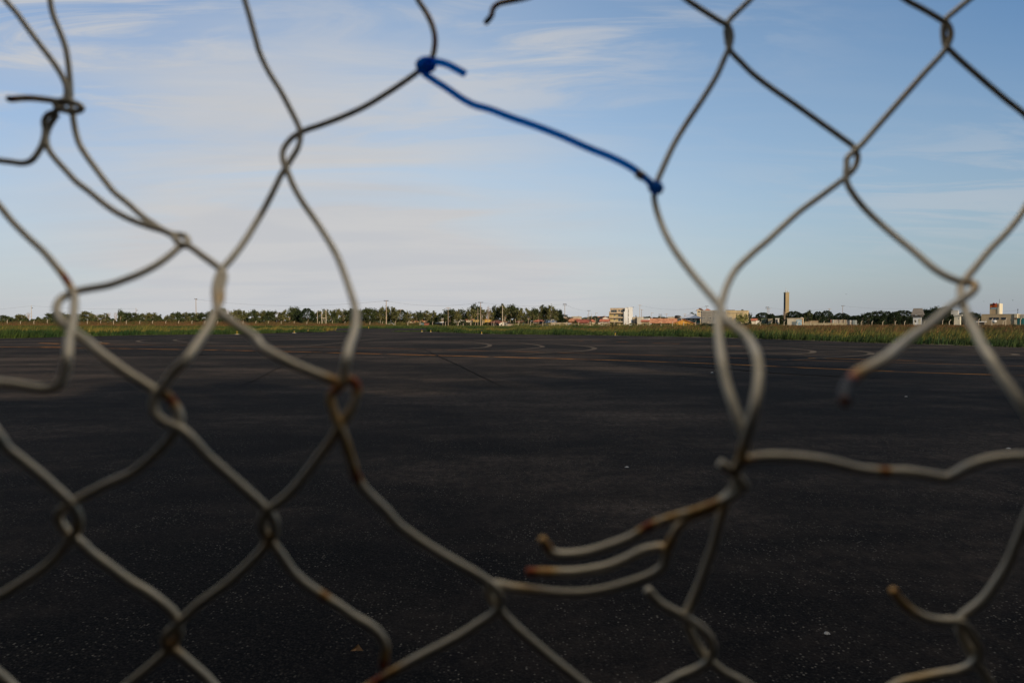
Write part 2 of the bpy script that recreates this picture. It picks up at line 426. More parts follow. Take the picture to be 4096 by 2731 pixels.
# ------------------------------------------------------------------ torn chain-link fence, close to the lens
def wire_material():
    m, N, L, P = new_mat("weathered_galvanised_wire")
    P.inputs['Roughness'].default_value = 0.5; P.inputs['Metallic'].default_value = 0.8; P.inputs['Specular IOR Level'].default_value = 0.15
    t = N.new('ShaderNodeTexCoord'); nz = N.new('ShaderNodeTexNoise'); nz.inputs['Scale'].default_value = 45; nz.inputs['Detail'].default_value = 5
    L.new(t.outputs['Object'], nz.inputs['Vector'])
    a = N.new('ShaderNodeAttribute'); a.attribute_name = 'rust'
    r = N.new('ShaderNodeMapRange'); L.new(nz.outputs['Fac'], r.inputs[0]); r.inputs[1].default_value = 0.35; r.inputs[2].default_value = 0.7
    mx = N.new('ShaderNodeMix'); mx.data_type = 'RGBA'; L.new(r.outputs[0], mx.inputs[0])
    mx.inputs[6].default_value = (0.60, 0.52, 0.38, 1); mx.inputs[7].default_value = (0.72, 0.63, 0.48, 1)
    yl = N.new('ShaderNodeMix'); yl.data_type = 'RGBA'
    m1 = N.new('ShaderNodeMapRange'); L.new(a.outputs['Fac'], m1.inputs[0]); m1.inputs[2].default_value = 0.5
    L.new(m1.outputs[0], yl.inputs[0]); L.new(mx.outputs[2], yl.inputs[6]); yl.inputs[7].default_value = (0.66, 0.40, 0.13, 1)
    m2 = N.new('ShaderNodeMapRange'); L.new(a.outputs['Fac'], m2.inputs[0]); m2.inputs[1].default_value = 0.45; m2.inputs[2].default_value = 0.95
    rd = N.new('ShaderNodeMix'); rd.data_type = 'RGBA'; L.new(m2.outputs[0], rd.inputs[0]); L.new(yl.outputs[2], rd.inputs[6]); rd.inputs[7].default_value = (0.34, 0.075, 0.018, 1)
    m3 = N.new('ShaderNodeMapRange'); L.new(a.outputs['Fac'], m3.inputs[0]); m3.inputs[1].default_value = 1.02; m3.inputs[2].default_value = 1.25
    bk = N.new('ShaderNodeMix'); bk.data_type = 'RGBA'; L.new(m3.outputs[0], bk.inputs[0]); L.new(rd.outputs[2], bk.inputs[6]); bk.inputs[7].default_value = (0.018, 0.013, 0.010, 1)
    L.new(bk.outputs[2], P.inputs['Base Color'])
    mt = N.new('ShaderNodeMapRange'); L.new(a.outputs['Fac'], mt.inputs[0]); mt.inputs[1].default_value = 0.1; mt.inputs[2].default_value = 0.6; mt.inputs[3].default_value = 0.25; mt.inputs[4].default_value = 0.1
    L.new(mt.outputs[0], P.inputs['Metallic'])
    return m
M_wire = wire_material()
M_blue = noise_mat("blue_plastic_coating", (0.006, 0.46, 0.95), (0.005, 0.36, 0.85), 60, 0.45)
def add_translucency(m, f, c):
    N = m.node_tree.nodes; L = m.node_tree.links; P = N['Principled BSDF']; o = N['Material Output']
    t = N.new('ShaderNodeBsdfTranslucent'); t.inputs[0].default_value = (*c, 1); x = N.new('ShaderNodeMixShader'); x.inputs[0].default_value = f
    L.new(P.outputs[0], x.inputs[1]); L.new(t.outputs[0], x.inputs[2]); L.new(x.outputs[0], o.inputs[0])
add_translucency(M_blue, 0.78, (0.010, 0.50, 0.98))
M_scrape = noise_mat("scraped_plastic", (0.5, 0.42, 0.36), (0.4, 0.3, 0.26), 60, 0.6)

RUST = [(155,645,24,.95),(1000,100,38,1),(985,50,40,.6),(1118,45,20,1.4),(1135,18,22,.85),(1170,4,40,.5),
        (22,228,26,1.3),(70,226,40,.55),(395,922,16,.95),(385,908,14,.5),(764,890,26,.95),(817,882,28,1),(787,893,12,1.4),(765,925,24,.5),(775,960,60,.42),(800,1030,60,.45),(815,1080,20,.7),(820,1094,14,1),
        (743,1368,13,.75),(880,1525,26,1),(886,1500,20,.5),(868,1562,34,1),(905,1543,30,.5),(1213,1312,40,1),(1255,1312,26,.6),(1246,1240,18,.55),(1254,1254,14,.75),
        (1490,1210,26,1),(1546,1190,30,.5),(1630,1158,32,.6),(1640,1150,18,.8),(1600,1172,30,.55),(1538,1245,26,.55),(1712,1040,26,.55),(2029,1083,13,1),
        (2052,1358,22,.6),(2075,1385,40,.45),(402,1478,26,.5),(2240,655,26,.4),(1965,372,16,.35),(2186,80,30,.35),(1945,900,50,1.5),
        (1595,280,60,.25),(2080,215,60,.25),(1680,1090,20,.2),(2110,1560,60,.3),(618,1240,20,.4),(175,1210,20,.35),(508,690,20,.35)]
def DEP(v):                                   # the sheet of mesh bulges towards the lens at the bottom
    return float(np.interp(v, (-60, 0, 300, 500, 700, 820, 1000, 1250, 1568, 1620), (.425, .42, .40, .37, .30, .262, .255, .27, .29, .29)))
def DEPX(x, v):                               # and most of all around the torn edge right of the hole
    return DEP(v) - 0.035 * math.exp(-((v - 960) / 190) ** 2) * float(np.interp(x, (1450, 1750, 2500), (0, 1, .8)))
def wire_points(pts, zoff=0.0, dfun=None):
    P = []
    for i, p in enumerate(pts):
        d = (dfun(i / (len(pts) - 1), p) if dfun else DEPX(p[0], p[1])) + zoff
        q = at(p[0] * VS, p[1] * VS, d); P.append((q, p[0], p[1]))
    return P
def smooth_wire(P, k=6):
    out = []
    n = len(P)
    for i in range(n - 1):
        a, b, c, d = P[max(i-1, 0)], P[i], P[i+1], P[min(i+2, n-1)]
        t0 = 0.0; t1 = t0 + max((b[0]-a[0]).length, 1e-5) ** .5; t2 = t1 + max((c[0]-b[0]).length, 1e-5) ** .5; t3 = t2 + max((d[0]-c[0]).length, 1e-5) ** .5
        if i == 0: t0 = t1 - (t2 - t1); pa = b[0] - (c[0] - b[0])
        else: pa = a[0]
        if i == n - 2: t3 = t2 + (t2 - t1); pd = c[0] + (c[0] - b[0])
        else: pd = d[0]
        for j in range(k):
            t = t1 + (t2 - t1) * j / k
            A1 = pa*((t1-t)/(t1-t0)) + b[0]*((t-t0)/(t1-t0)); A2 = b[0]*((t2-t)/(t2-t1)) + c[0]*((t-t1)/(t2-t1)); A3 = c[0]*((t3-t)/(t3-t2)) + pd*((t-t2)/(t3-t2))
            B1 = A1*((t2-t)/(t2-t0)) + A2*((t-t0)/(t2-t0)); B2 = A2*((t3-t)/(t3-t1)) + A3*((t-t1)/(t3-t1))
            q = B1*((t2-t)/(t2-t1)) + B2*((t-t1)/(t2-t1))
            s = j / k
            out.append((q, b[1]*(1-s)+c[1]*s, b[2]*(1-s)+c[2]*s))
    out.append(P[-1]); return out
def wire(pts, parent, zoff=0.0, rad=0.0017, name="wire", mat=None, dfun=None, label=None, ends=None):
    P = smooth_wire(wire_points(pts, zoff, dfun))
    n = len(P); rr = []
    for i in range(n):
        r = rad
        if ends:   # crimped / flattened cut ends
            e = min(i, n - 1 - i) if ends == 'both' else (i if ends == 'start' else n - 1 - i)
            if e == 0: r = rad * 0.75
        rr.append(r)
    m = MB(); m.tube([p[0] for p in P], rr, 12)
    o = m.build(name, mat or M_wire, parent, True)
    if not mat:
        at_ = o.data.attributes.new('rust', 'FLOAT', 'POINT'); vals = []
        for p in P:
            x = 0
            for (rx, ry, rs, ra) in RUST:
                d2 = ((p[1]-rx)**2 + (p[2]-ry)**2) / rs**2
                if d2 < 4: x = max(x, ra * math.exp(-d2 * 1.3) * 1.05)
            vals += [x] * 12
        at_.data.foreach_set('value', vals)
    if label: o["label"] = label
    return o
fence = empty("chain_link_fence", (0, 0.4, 0))
setp(fence, "torn grey chain link fence with a hole, blurred close in front of the lens", "fence")
fence_inv = Matrix.Translation((0, -0.4, 0))
F_, B_ = -0.0016, 0.0016      # in front of / behind the sheet
W = []
W.append(dict(pts=[(1540,-30),(1578,0),(1620,28),(1652,48),(1672,60),(1680,80),(1677,104),(1666,130),(1646,175),(1606,240),(1576,285),(1548,332),(1523,385),(1510,416),(1504,436),(1503,458),(1508,482),(1518,512),(1536,552),(1563,594),(1601,642),(1628,674),(1650,700),(1660,718),(1668,735),(1690,752),(1712,770),(1729,795),(1739,820),(1743,850),(1741,889),(1733,934),(1721,979),(1711,1016),(1703,1049),(1694,1071),(1690,1088)], z=F_))
W.append(dict(pts=[(1752,-32),(1723,0),(1695,27),(1675,48),(1668,66),(1669,86),(1672,104),(1680,120),(1701,142),(1726,167),(1764,197),(1826,240),(1889,285),(1935,318),(1960,337),(1969,356),(1968,374),(1959,391),(1939,410),(1914,429),(1876,457),(1839,484),(1796,522),(1764,552),(1726,584),(1690,620),(1671,654),(1661,684),(1655,707),(1650,730),(1650,760),(1653,790),(1659,834),(1668,879),(1684,929),(1701,974),(1708,995)], z=B_))
W.append(dict(pts=[(2040,-32),(2081,0),(2121,22),(2155,42),(2178,58),(2184,80),(2177,104),(2164,124),(2126,165),(2089,207),(2051,250),(2014,292),(1981,330),(1962,348),(1946,364),(1945,382),(1943,402),(1947,424),(1964,452),(1989,482),(2026,517),(2064,549),(2101,579),(2139,612),(2164,629),(2189,641),(2212,648),(2232,650),(2240,658),(2232,672),(2209,687),(2176,710),(2139,742),(2089,777),(2060,800),(2035,822),(2001,842),(1971,857),(1951,877),(1942,900),(1940,926)], z=F_,
       d=lambda s, p: DEPX(p[0], p[1]) - (0.03 * max(0, (p[1] - 680) / 240) if (p[1] > 680) else 0), ends='end'))
W.append(dict(pts=[(2268,-34),(2226,0),(2195,25),(2172,46),(2167,66),(2168,88),(2172,106),(2182,116),(2204,137),(2239,168),(2276,200),(2314,232),(2352,262),(2386,300),(2402,345),(2392,400),(2352,482),(2314,532),(2276,571),(2240,614),(2222,636),(2208,655),(2206,675),(2212,700),(2227,735),(2244,767),(2251,784),(2276,824),(2301,864),(2327,899),(2352,936),(2385,985),(2405,1040),(2398,1110),(2368,1170),(2352,1206),(2334,1251),(2314,1296),(2289,1336),(2259,1376),(2226,1403),(2209,1417),(2203,1436),(2210,1462),(2232,1500),(2254,1538),(2273,1568),(2290,1600)], z=B_))
# right-hand end of the hole: wire bent across
W.append(dict(pts=[(1688,1092),(1703,1062),(1728,1053),(1764,1049),(1814,1050),(1876,1056),(1926,1066),(1976,1078),(2029,1083),(2089,1084),(2139,1092),(2174,1097),(2196,1088),(2226,1071),(2264,1058),(2314,1050),(2360,1050),(2402,1062)], z=0.001))
W.append(dict(pts=[(1652,1064),(1664,1070),(1681,1083),(1696,1098),(1711,1117)], z=-0.0035, rad=0.0017))
W.append(dict(pts=[(1706,1112),(1692,1130),(1668,1146),(1640,1158),(1602,1172),(1560,1184),(1520,1197),(1490,1209),(1452,1232),(1401,1252),(1351,1267),(1301,1273),(1270,1269),(1257,1254),(1243,1235)], z=-0.001, ends='end'))
W.append(dict(pts=[(1694,1100),(1680,1128),(1656,1150),(1632,1170),(1596,1182),(1572,1196),(1554,1216),(1545,1234),(1534,1256),(1529,1278),(1521,1302),(1488,1323),(1451,1336),(1401,1351),(1351,1360),(1301,1362),(1238,1356),(1176,1348),(1142,1341),(1126,1344),(1122,1358),(1132,1378),(1146,1396),(1163,1418),(1190,1444),(1226,1476),(1276,1518),(1326,1558),(1365,1592)], z=B_))
W.append(dict(pts=[(1535,1262),(1522,1256),(1505,1257),(1476,1264),(1438,1283),(1401,1298),(1363,1307),(1313,1313),(1263,1313),(1208,1312)], z=0.0045, ends='end'))
W.append(dict(pts=[(1668,1150),(1660,1172),(1651,1201),(1638,1251),(1621,1301),(1602,1351),(1586,1386),(1577,1406),(1577,1428),(1588,1455),(1608,1490),(1630,1516),(1663,1543),(1703,1564),(1745,1592)], z=0.006))
W.append(dict(pts=[(1486,1352),(1496,1364),(1513,1382),(1538,1398),(1566,1412),(1588,1426),(1613,1444),(1632,1468),(1637,1494),(1626,1518),(1601,1536),(1563,1551),(1533,1568),(1490,1592)], z=0.0025, ends='start'))
W.append(dict(pts=[(2049,1353),(2058,1366),(2071,1382),(2096,1403),(2126,1418),(2164,1425),(2196,1425),(2214,1434),(2232,1456),(2246,1483),(2245,1508),(2229,1528),(2201,1540),(2164,1546),(2114,1556),(2064,1568),(2025,1594)], z=F_, ends='start'))
# upper left
W.append(dict(pts=[(-6,-28),(12,0),(38,30),(62,63),(92,103),(120,140),(143,176),(153,202),(152,224),(140,246),(124,258),(110,264),(102,278),(104,300),(100,325),(88,350),(72,369),(55,375),(25,372),(0,369),(-36,364)], z=F_))
W.append(dict(pts=[(112,-30),(115,0),(122,34),(137,72),(150,107),(156,140),(160,178),(162,215),(163,245),(167,264),(172,295),(182,330),(200,360),(222,390),(240,414),(262,441),(295,468),(325,495),(352,514),(381,532),(402,539),(420,541),(431,550),(428,562),(415,566),(392,585),(362,607),(325,627),(288,642),(250,655),(212,662),(180,668),(160,675),(140,687),(130,705),(134,727),(146,744),(160,754),(182,770),(204,786),(232,812),(262,835),(300,862),(330,880),(352,894),(374,905),(386,910),(400,928),(412,952),(410,977),(395,1003),(367,1033),(338,1060),(300,1088),(250,1110),(212,1129),(175,1149),(152,1162),(138,1176),(134,1192),(146,1212),(162,1230),(182,1243),(212,1271),(250,1299),(300,1336),(338,1358),(372,1383),(396,1405),(409,1426),(412,1445),(407,1462),(393,1485),(370,1508),(338,1536),(300,1566),(268,1592)], z=0.0005))
W.append(dict(pts=[(18,226),(24,228),(50,226),(75,226),(112,230),(140,234),(165,236),(184,243),(188,250),(176,256),(150,254),(134,248),(128,240),(140,232),(165,232)], z=-0.005, rad=0.0018, ends='start'))
W.append(dict(pts=[(132,262),(122,276),(112,294),(106,318),(111,342),(128,366),(150,390),(175,417),(205,440),(238,467),(270,489),(312,509),(345,521),(378,531),(398,542),(408,556),(420,562),(435,566),(462,585),(490,605),(507,619),(515,634),(509,660),(507,688),(500,705),(492,722),(480,750),(460,780),(425,829),(395,859),(372,892),(358,908),(353,930),(358,950),(374,966),(392,975),(418,987),(445,1012),(475,1046),(512,1079),(550,1112),(588,1146),(612,1170),(628,1190),(632,1212),(624,1236),(608,1257),(588,1279),(550,1316),(500,1356),(462,1383),(428,1414),(402,1438),(384,1456),(378,1472),(386,1488),(405,1496),(438,1523),(475,1556),(505,1590)], z=-0.001))
W.append(dict(pts=[(-30,440),(0,474),(25,505),(62,543),(100,578),(125,607),(147,635),(160,656),(169,676),(171,692),(170,717),(166,742),(160,775),(155,822),(149,858),(136,884),(110,893),(75,890),(38,884),(0,880),(-40,872)], z=-0.003))
W.append(dict(pts=[(-30,964),(0,1004),(15,1027),(50,1056),(88,1086),(125,1119),(155,1147),(172,1168),(181,1193),(175,1218),(155,1246),(125,1283),(88,1313),(50,1338),(12,1361),(-35,1386)], z=-0.002))
W.append(dict(pts=[(-35,1518),(0,1549),(26,1572),(50,1596)], z=0.0))
# middle left
W.append(dict(pts=[(553,-32),(562,0),(572,34),(586,85),(596,120),(616,163),(646,212),(666,250),(685,288),(690,306),(685,338),(670,364),(655,388),(646,402),(625,445),(600,492),(588,512),(562,554),(532,594),(514,614),(503,630),(495,660),(496,688),(499,708),(512,722),(545,748),(588,777),(600,795),(638,819),(675,838),(725,858),(756,870),(776,876),(800,872),(815,878),(820,896),(815,918),(805,942),(792,963),(777,985),(762,1010),(738,1042),(713,1076),(683,1114),(656,1141),(632,1160),(612,1176),(602,1196),(605,1220),(618,1240),(632,1256),(650,1281),(675,1316),(713,1348),(743,1368),(776,1389),(813,1415),(850,1436),(874,1459),(886,1483),(884,1506),(879,1534)], z=F_, ends='end'))
W.append(dict(pts=[(948,-30),(960,0),(978,28),(993,60),(999,88),(997,117),(990,138),(974,155),(958,167),(926,190),(888,215),(838,245),(788,268),(738,287),(700,300),(672,316),(651,344),(650,368),(659,390),(674,427),(695,464),(725,507),(757,557),(776,592),(793,635),(806,674),(816,709),(818,737),(813,767),(803,794),(796,826),(790,860),(784,884),(770,896),(761,906),(760,922),(768,948),(783,986),(798,1029),(811,1072),(819,1096),(835,1121),(858,1145),(886,1172),(913,1203),(950,1231),(988,1256),(1038,1286),(1088,1314),(1118,1334),(1138,1350),(1147,1370),(1146,1392),(1133,1410),(1101,1431),(1063,1456),(1013,1483),(963,1508),(926,1529),(888,1551),(856,1570),(822,1592)], z=-0.0025))
W.append(dict(pts=[(1232,-14),(1205,-4),(1176,2),(1146,9),(1133,20),(1129,36),(1120,48),(1114,54)], z=0.0, ends='end'))
for w in W:
    o = wire(w['pts'], None, w['z'], w.get('rad', 0.0017), dfun=w.get('d'), ends=w.get('ends'))
    o.parent = fence; o.matrix_parent_inverse = fence_inv
# regular mesh that goes on outside the picture, left, right, above and below
def plain_zigzag(x0, x1, y0, y1, amp, per, phase):
    pts = []; y = y0; k = phase
    while y <= y1:
        pts.append((x0 if k % 2 == 0 else x1, y)); pts.append((x0 * 0.97 + x1 * 0.03 if k % 2 == 0 else x1 * .97 + x0 * .03, y + 24)); y += per; k += 1
    return pts
for xa, xb, ph in ((2420, 2625, 1), (2642, 2842, 0), (2855, 3060, 1), (-80, -270, 0), (-285, -480, 1), (-495, -690, 0)):
    o = wire(plain_zigzag(xa, xb, -900, 2500, 0, 292, ph), None, B_); o.parent = fence; o.matrix_parent_inverse = fence_inv

bw = empty("blue_wire", (0, 0.43, 1.6)); bi = Matrix.Translation((0, -0.43, -1.6))
setp(bw, "blue plastic coated wire tied across the hole in the fence", "wire")
def blue(pts, z, name, rad, mat=M_blue):
    o = wire(pts, None, z, rad, name, mat); o.parent = bw; o.matrix_parent_inverse = bi
blue([(968,160),(976,170),(993,182),(1026,203),(1058,225),(1088,241),(1126,252),(1176,271),(1226,288),(1288,312),(1351,340),(1401,360),(1440,379),(1462,393),(1478,406),(1490,416),(1500,426)], -0.004, "strand", 0.0020)
blue([(992,156),(980,162),(966,158),(962,148),(970,140),(984,138),(994,146),(992,157),(978,155),(976,146),(986,141),(1002,142),(1026,148),(1050,160),(1068,170)], -0.0065, "knot", 0.0021)
blue([(1488,414),(1495,422),(1505,430),(1516,434),(1512,426),(1501,424),(1497,432),(1504,438),(1518,437)], -0.005, "knot", 0.0021)
blue([(1464,398),(1470,402),(1479,407)], -0.0046, "scraped_patch", 0.0024, M_scrape)
# ------------------------------------------------------------------ far fence of bent concrete posts
POSTS = [(1,130,580),(1,370,600),(1,612,590),(1,855,580),(1,1090,598),(1,1333,590),(1,1578,588),(1,1820,588),(1,2053,588),(1,2283,588),
 (2,210,590),(2,442,590),(2,683,593),(2,915,592),(2,1155,593),(2,1388,593),(2,1620,597),(2,1850,597),(2,2080,597),(2,2312,598),
 (3,222,600),(3,455,602),(3,690,603),(3,920,606),(3,1147,607),(3,1380,590),(3,1608,610),(3,1835,612),(3,2060,614),(3,2287,618),
 (4,200,621),(4,430,622),(4,652,640),(4,878,629),(4,1112,638),(4,1345,635),(4,1575,634),(4,1780,630),(4,1988,628),(4,2215,630),
 (5,115,638),(5,332,626),(5,558,624),(5,770,644),(5,988,638),(5,1205,618),(5,1415,645),(5,1632,640),(5,1850,632),(5,2060,625),(5,2270,622),
 (6,170,612),(6,380,628),(6,588,634),(6,790,632),(6,1000,628),(6,1230,620),(6,1460,620),(6,1700,620),(6,1950,622),(6,2180,622),
 (7,60,620),(7,290,622),(7,530,624),(7,770,625),(7,1010,625),(7,1260,622),(7,1495,618),(7,1685,632),(7,1880,622),(7,2075,630),
 (8,20,622),(8,190,628),(8,365,628),(8,550,638),(8,878,575),(8,1090,575),(8,1305,572),(8,1530,560),(8,1768,555),(8,2020,553),(8,2287,548)]
FY = {1: 285, 2: 285, 3: 285, 4: 285, 5: 280, 6: 268, 7: 240, 8: 215}
def bent_post(h, arm=0.45, ang=0.0, th=0.11):
    m = MB(); s = th / 2
    def ring(x, z, k): return [(x - k, -k, z), (x + k, -k, z), (x + k, k, z), (x - k, k, z)]
    v = ring(0, -0.1, s) + ring(0, h - arm, s * .92) + ring(arm * .85, h, s * .75)
    f = [(0,3,2,1),(8,9,10,11)]
    for b in (0, 4):
        for i in range(4): j = (i + 1) % 4; f.append((b+i, b+j, b+4+j, b+4+i))
    m.poly(v, f); return m
per = empty("perimeter_fence", (0, 285, 0)); pi_ = Matrix.Translation((0, -285, 0))
setp(per, "long far fence of bent pale concrete posts with thin wires beyond the tall grass", "fence")
def kid(o, p, inv): o.parent = p; o.matrix_parent_inverse = inv; return o
tops = []
pm = bent_post(2.35, 0.45, th=0.17).build("post", M_post); pm.location = (0, 0, 0); first = True
for (s, u, v) in POSTS:
    Y = FY[s]
    if s == 7: Y = 250 - 25 * u / 2352
    if s == 8: Y = 225 - 25 * u / 2352
    p = at(SX(s, u), SY(v), Y)
    if s == 8 and u > 800: h = p.z
    else: h = min(max(p.z, 2.1), 2.9)
    o = pm if first else pm.copy()
    if not first: link(o)
    first = False
    o.location = (p.x, Y, 0); o.scale = (1.0, 1.0, h / 2.35); o.rotation_euler = (0, 0, random.uniform(-0.15, 0.15)); kid(o, per, pi_)
    tops.append(Vector((p.x, Y, h)))
for k in (0.30, 0.55, 0.78):
    m = MB(); m.tube([Vector((t.x, t.y, t.z * k)) for t in tops], 0.012, 4); kid(m.build("wire_line", M_cable), per, pi_)
# inner row of bent posts at the right, closer
for i, (u, vt, vb) in enumerate(((1000, 580, 715), (1645, 585, 695), (1970, 595, 705))):
    Y = 245; p = at(SX(8, u), SY(vt), Y)
    o = bent_post(p.z, 0.7, th=0.2).build("bent_post", M_post); o.location = (p.x, Y, 0)
    setp(o, ["bent concrete post standing in front of the dark tree left of the white water tank",
             "bent concrete post standing in front of the left end of the tan store wall",
             "bent concrete post standing under the rightmost window of the tan store"][i], "post", "single bent posts behind the far fence")

# ------------------------------------------------------------------ utility poles
# strip, u, base v, top v, arm kind
POLES = [(1,565,625,320,'lamp'),(2,145,665,372,'lamp'),(2,1228,690,200,'armd'),(2,1865,640,415,''),(2,2138,640,525,''),
 (3,928,690,503,''),(3,1110,700,430,''),(3,1963,695,478,''),
 (4,40,702,228,'ins'),(4,222,695,440,''),(4,298,695,390,'arm'),(4,550,690,462,''),(4,618,690,480,''),(4,1160,702,355,'arm'),(4,1365,670,505,''),(4,1530,690,445,''),(4,1697,700,372,'low'),(4,1748,705,258,'ins'),(4,2143,705,325,''),(4,2168,690,495,''),(4,2184,690,497,''),
 (5,62,690,475,''),(5,422,690,450,''),(5,518,680,570,''),(5,670,690,510,''),(5,815,690,505,''),(5,955,686,288,'dbl'),(5,1100,660,530,''),(5,1368,660,480,''),(5,1390,682,410,'ins'),(5,1442,660,462,''),(5,1512,665,455,'side'),(5,1670,640,500,'arm'),(5,2090,660,483,''),(5,2120,660,468,''),(5,2175,660,350,'ins'),(5,2312,685,312,'arm'),(5,2345,680,395,'arm'),
 (6,203,650,455,'side'),(6,367,620,480,'dbl'),(6,478,620,473,'arm'),(6,815,620,475,'arm'),(6,1095,640,370,'dbl'),(6,1207,660,330,'ins'),(6,1590,640,345,'thin'),(6,1998,640,460,'dbl'),(6,2303,635,347,'dbl'),(6,2333,630,375,'arm'),
 (7,72,635,447,'lamp'),(7,308,640,455,'lamp'),(7,790,645,480,''),(7,963,645,435,''),(7,1115,648,378,'arm'),(7,1352,682,322,'ins'),(7,1545,660,555,''),(7,1650,665,555,''),(7,1780,660,570,''),
 (8,155,672,432,'lamp'),(8,778,684,335,'ins'),(8,1090,640,428,'arm'),(8,2240,650,402,'head')]
PN = ["leftmost", "second", "third", "fourth", "fifth", "sixth", "seventh", "eighth", "ninth", "tenth", "eleventh", "twelfth", "thirteenth", "fourteenth", "fifteenth", "sixteenth", "seventeenth", "eighteenth", "nineteenth", "twentieth"]
def ordinal(i):
    if i < 20: return PN[i]
    tens = {2: "twenty", 3: "thirty", 4: "forty", 5: "fifty", 6: "sixty", 7: "seventy"}[(i + 1) // 10]
    r = (i + 1) % 10
    if r == 0: return tens[:-1] + "ieth"
    return tens + " " + ["first"] [0] if r == 1 else tens + " " + PN[r - 1]
LM = [(430, "left of the pole with the small lamp"), (700, "among the trees at the left"), (1020, "in front of the trees left of the taxiway"), (1500, "beyond the end of the left grass"), (1900, "by the houses behind the taxiway mouth"),
      (2250, "in front of the trees left of the red roofs"), (2440, "by the red roofs left of the balcony building"), (2620, "beside the balcony building"), (2900, "near the orange gabled barn"), (3110, "left of the tall tower"), (3400, "right of the tall tower"), (3700, "by the dark trees at the right"), (5000, "by the tan store at the right")]
def landmark(sx):
    for a, b in LM:
        if sx < a: return b
kindname = {'lamp': 'lamp pole', 'armd': 'double armed pole', '': 'plain bare pole', 'arm': 'crossarm pole', 'ins': 'insulator pole',
            'low': 'pole with a low bracket', 'dbl': 'stacked crossarm pole', 'side': 'side arm pole', 'thin': 'thin dark mast', 'head': 'dark pole with a round head'}
pole_world = {}
cnt = {}
def tapered(m, x, y, z0, z1, r0, r1, sides=8):
    m.tube([(x, y, z0), (x, y, (z0 + z1) / 2), (x, y, z1)], [r0, (r0 + r1) / 2, r1], sides)
allp = sorted(POLES, key=lambda p: SX(p[0], p[1]))
groups = {}
for i, p in enumerate(allp): groups.setdefault((p[4], landmark(SX(p[0], p[1]))), []).append(i)
for i, (s, u, vb, vt, kind) in enumerate(allp):
    sx = SX(s, u); Y = min(max(EYE * FPX / max(SY(vb) - HOR, 1), 255), 400)
    if s == 8: Y = max(Y, 262)
    top = at(sx, SY(vt), Y); h = top.z
    e = empty("utility_pole", (top.x, Y, 0), random.uniform(-.1, .1))
    r = 0.17 if h > 8 else 0.12
    if kind == 'thin': r = 0.06
    if (s, u) == (4, 40) or (s, u) == (2, 1228): r = 0.21
    m = MB(); tapered(m, 0, 0, -0.1, h, r, r * 0.6)
    if kind not in ('thin', 'head'):
        for k in (0.35, 0.5, 0.62, 0.74): m.tube([(0, 0, h * k), (0, 0, h * k + 0.12)], r * 1.06 * (1 - .4 * k) + 0.02, 8)
    m.build("pole_shaft", M_darkmetal if kind in ('thin', 'head') else (M_polewood if i % 3 else M_post), e)
    def arm(z, w, off=0.0, ins=True):
        a = MB(); a.box(-w + off, -0.14, z - 0.07, w + off, -0.02, z + 0.07)
        if ins:
            for q in (-0.9, -0.5, 0.5, 0.9): a.tube([(q * w + off, -0.08, z + 0.05), (q * w + off, -0.08, z + 0.2), (q * w + off, -0.08, z + 0.34)], [0.05, 0.09, 0.05], 6)
        return a.build("crossarm", M_darkmetal if ins else M_polewood, e)
    if kind == 'ins': arm(h - 0.35, 0.95)
    if kind == 'arm': arm(h - 0.25, 1.0, 0, False)
    if kind == 'armd': arm(h - 0.3, 0.7); arm(h - 0.55, 0.35, 0.5, False)
    if kind == 'dbl': arm(h - 0.3, 0.95); arm(h - 1.05, 1.15)
    if kind == 'side': arm(h - 0.15, 0.75, 0.65, False)
    if kind == 'low': arm(h - 2.4, 0.9, 0, False)
    if kind == 'lamp':
        a = MB(); a.tube([(0, 0, h * 0.82), (0.25, 0, h * .87), (0.5, 0, h * 0.875)], 0.035, 6)
        b = a.build("lamp_arm", M_darkmetal, e); c = MB(); c.box(0.42, -0.12, h * .85, 0.85, 0.12, h * .885); c.build("lamp_head", M_darkmetal, b)
    if kind == 'head':
        a = MB(); a.tube([(0, 0, h - .1), (0, 0, h + .1), (0, 0, h + .3), (0, 0, h + .45)], [.12, .32, .32, .1], 10); a.build("lamp_head", M_darkmetal, e)
    gl = groups[(kind, landmark(sx))]
    if len(gl) == 1: lab = "%s %s" % (kindname[kind], landmark(sx))
    else:
        lab = "%s %s %s" % (PN[gl.index(i)], kindname[kind], landmark(sx))
    setp(e, lab, "utility pole", "utility poles beyond the airfield")
    pole_world[(s, u)] = Vector((top.x, Y, h))
# H-frame of two poles
p1 = at(SX(3, 1190), SY(440), 288); p2 = at(SX(3, 1265), SY(395), 288)
e = empty("pole_frame", (p1.x, 288, 0)); dx = p2.x - p1.x
setp(e, "two bare poles joined by a crossbar beyond the end of the left grass", "pole frame")
for x, h in ((0, p1.z), (dx, p2.z)): m = MB(); tapered(m, x, 0, -.1, h, .17, .12); m.build("pole_shaft", M_post, e)
m = MB(); hz_ = at(2048, SY(548), 288).z; m.box(-.3, -.2, hz_ - .1, dx + .3, -.08, hz_ + .1); m.build("crossbar", M_post, e)
m = MB(); m.tube([(0.05, -.1, hz_ - 3), (dx / 2, -.1, hz_)], .05, 5); m.tube([(dx - .05, -.1, hz_ - 3), (dx / 2, -.1, hz_)], .05, 5); m.build("brace", M_post, e)
m = MB(); m.box(0, -.4, 0, dx, .4, .55); m.build("plinth", M_post, e)
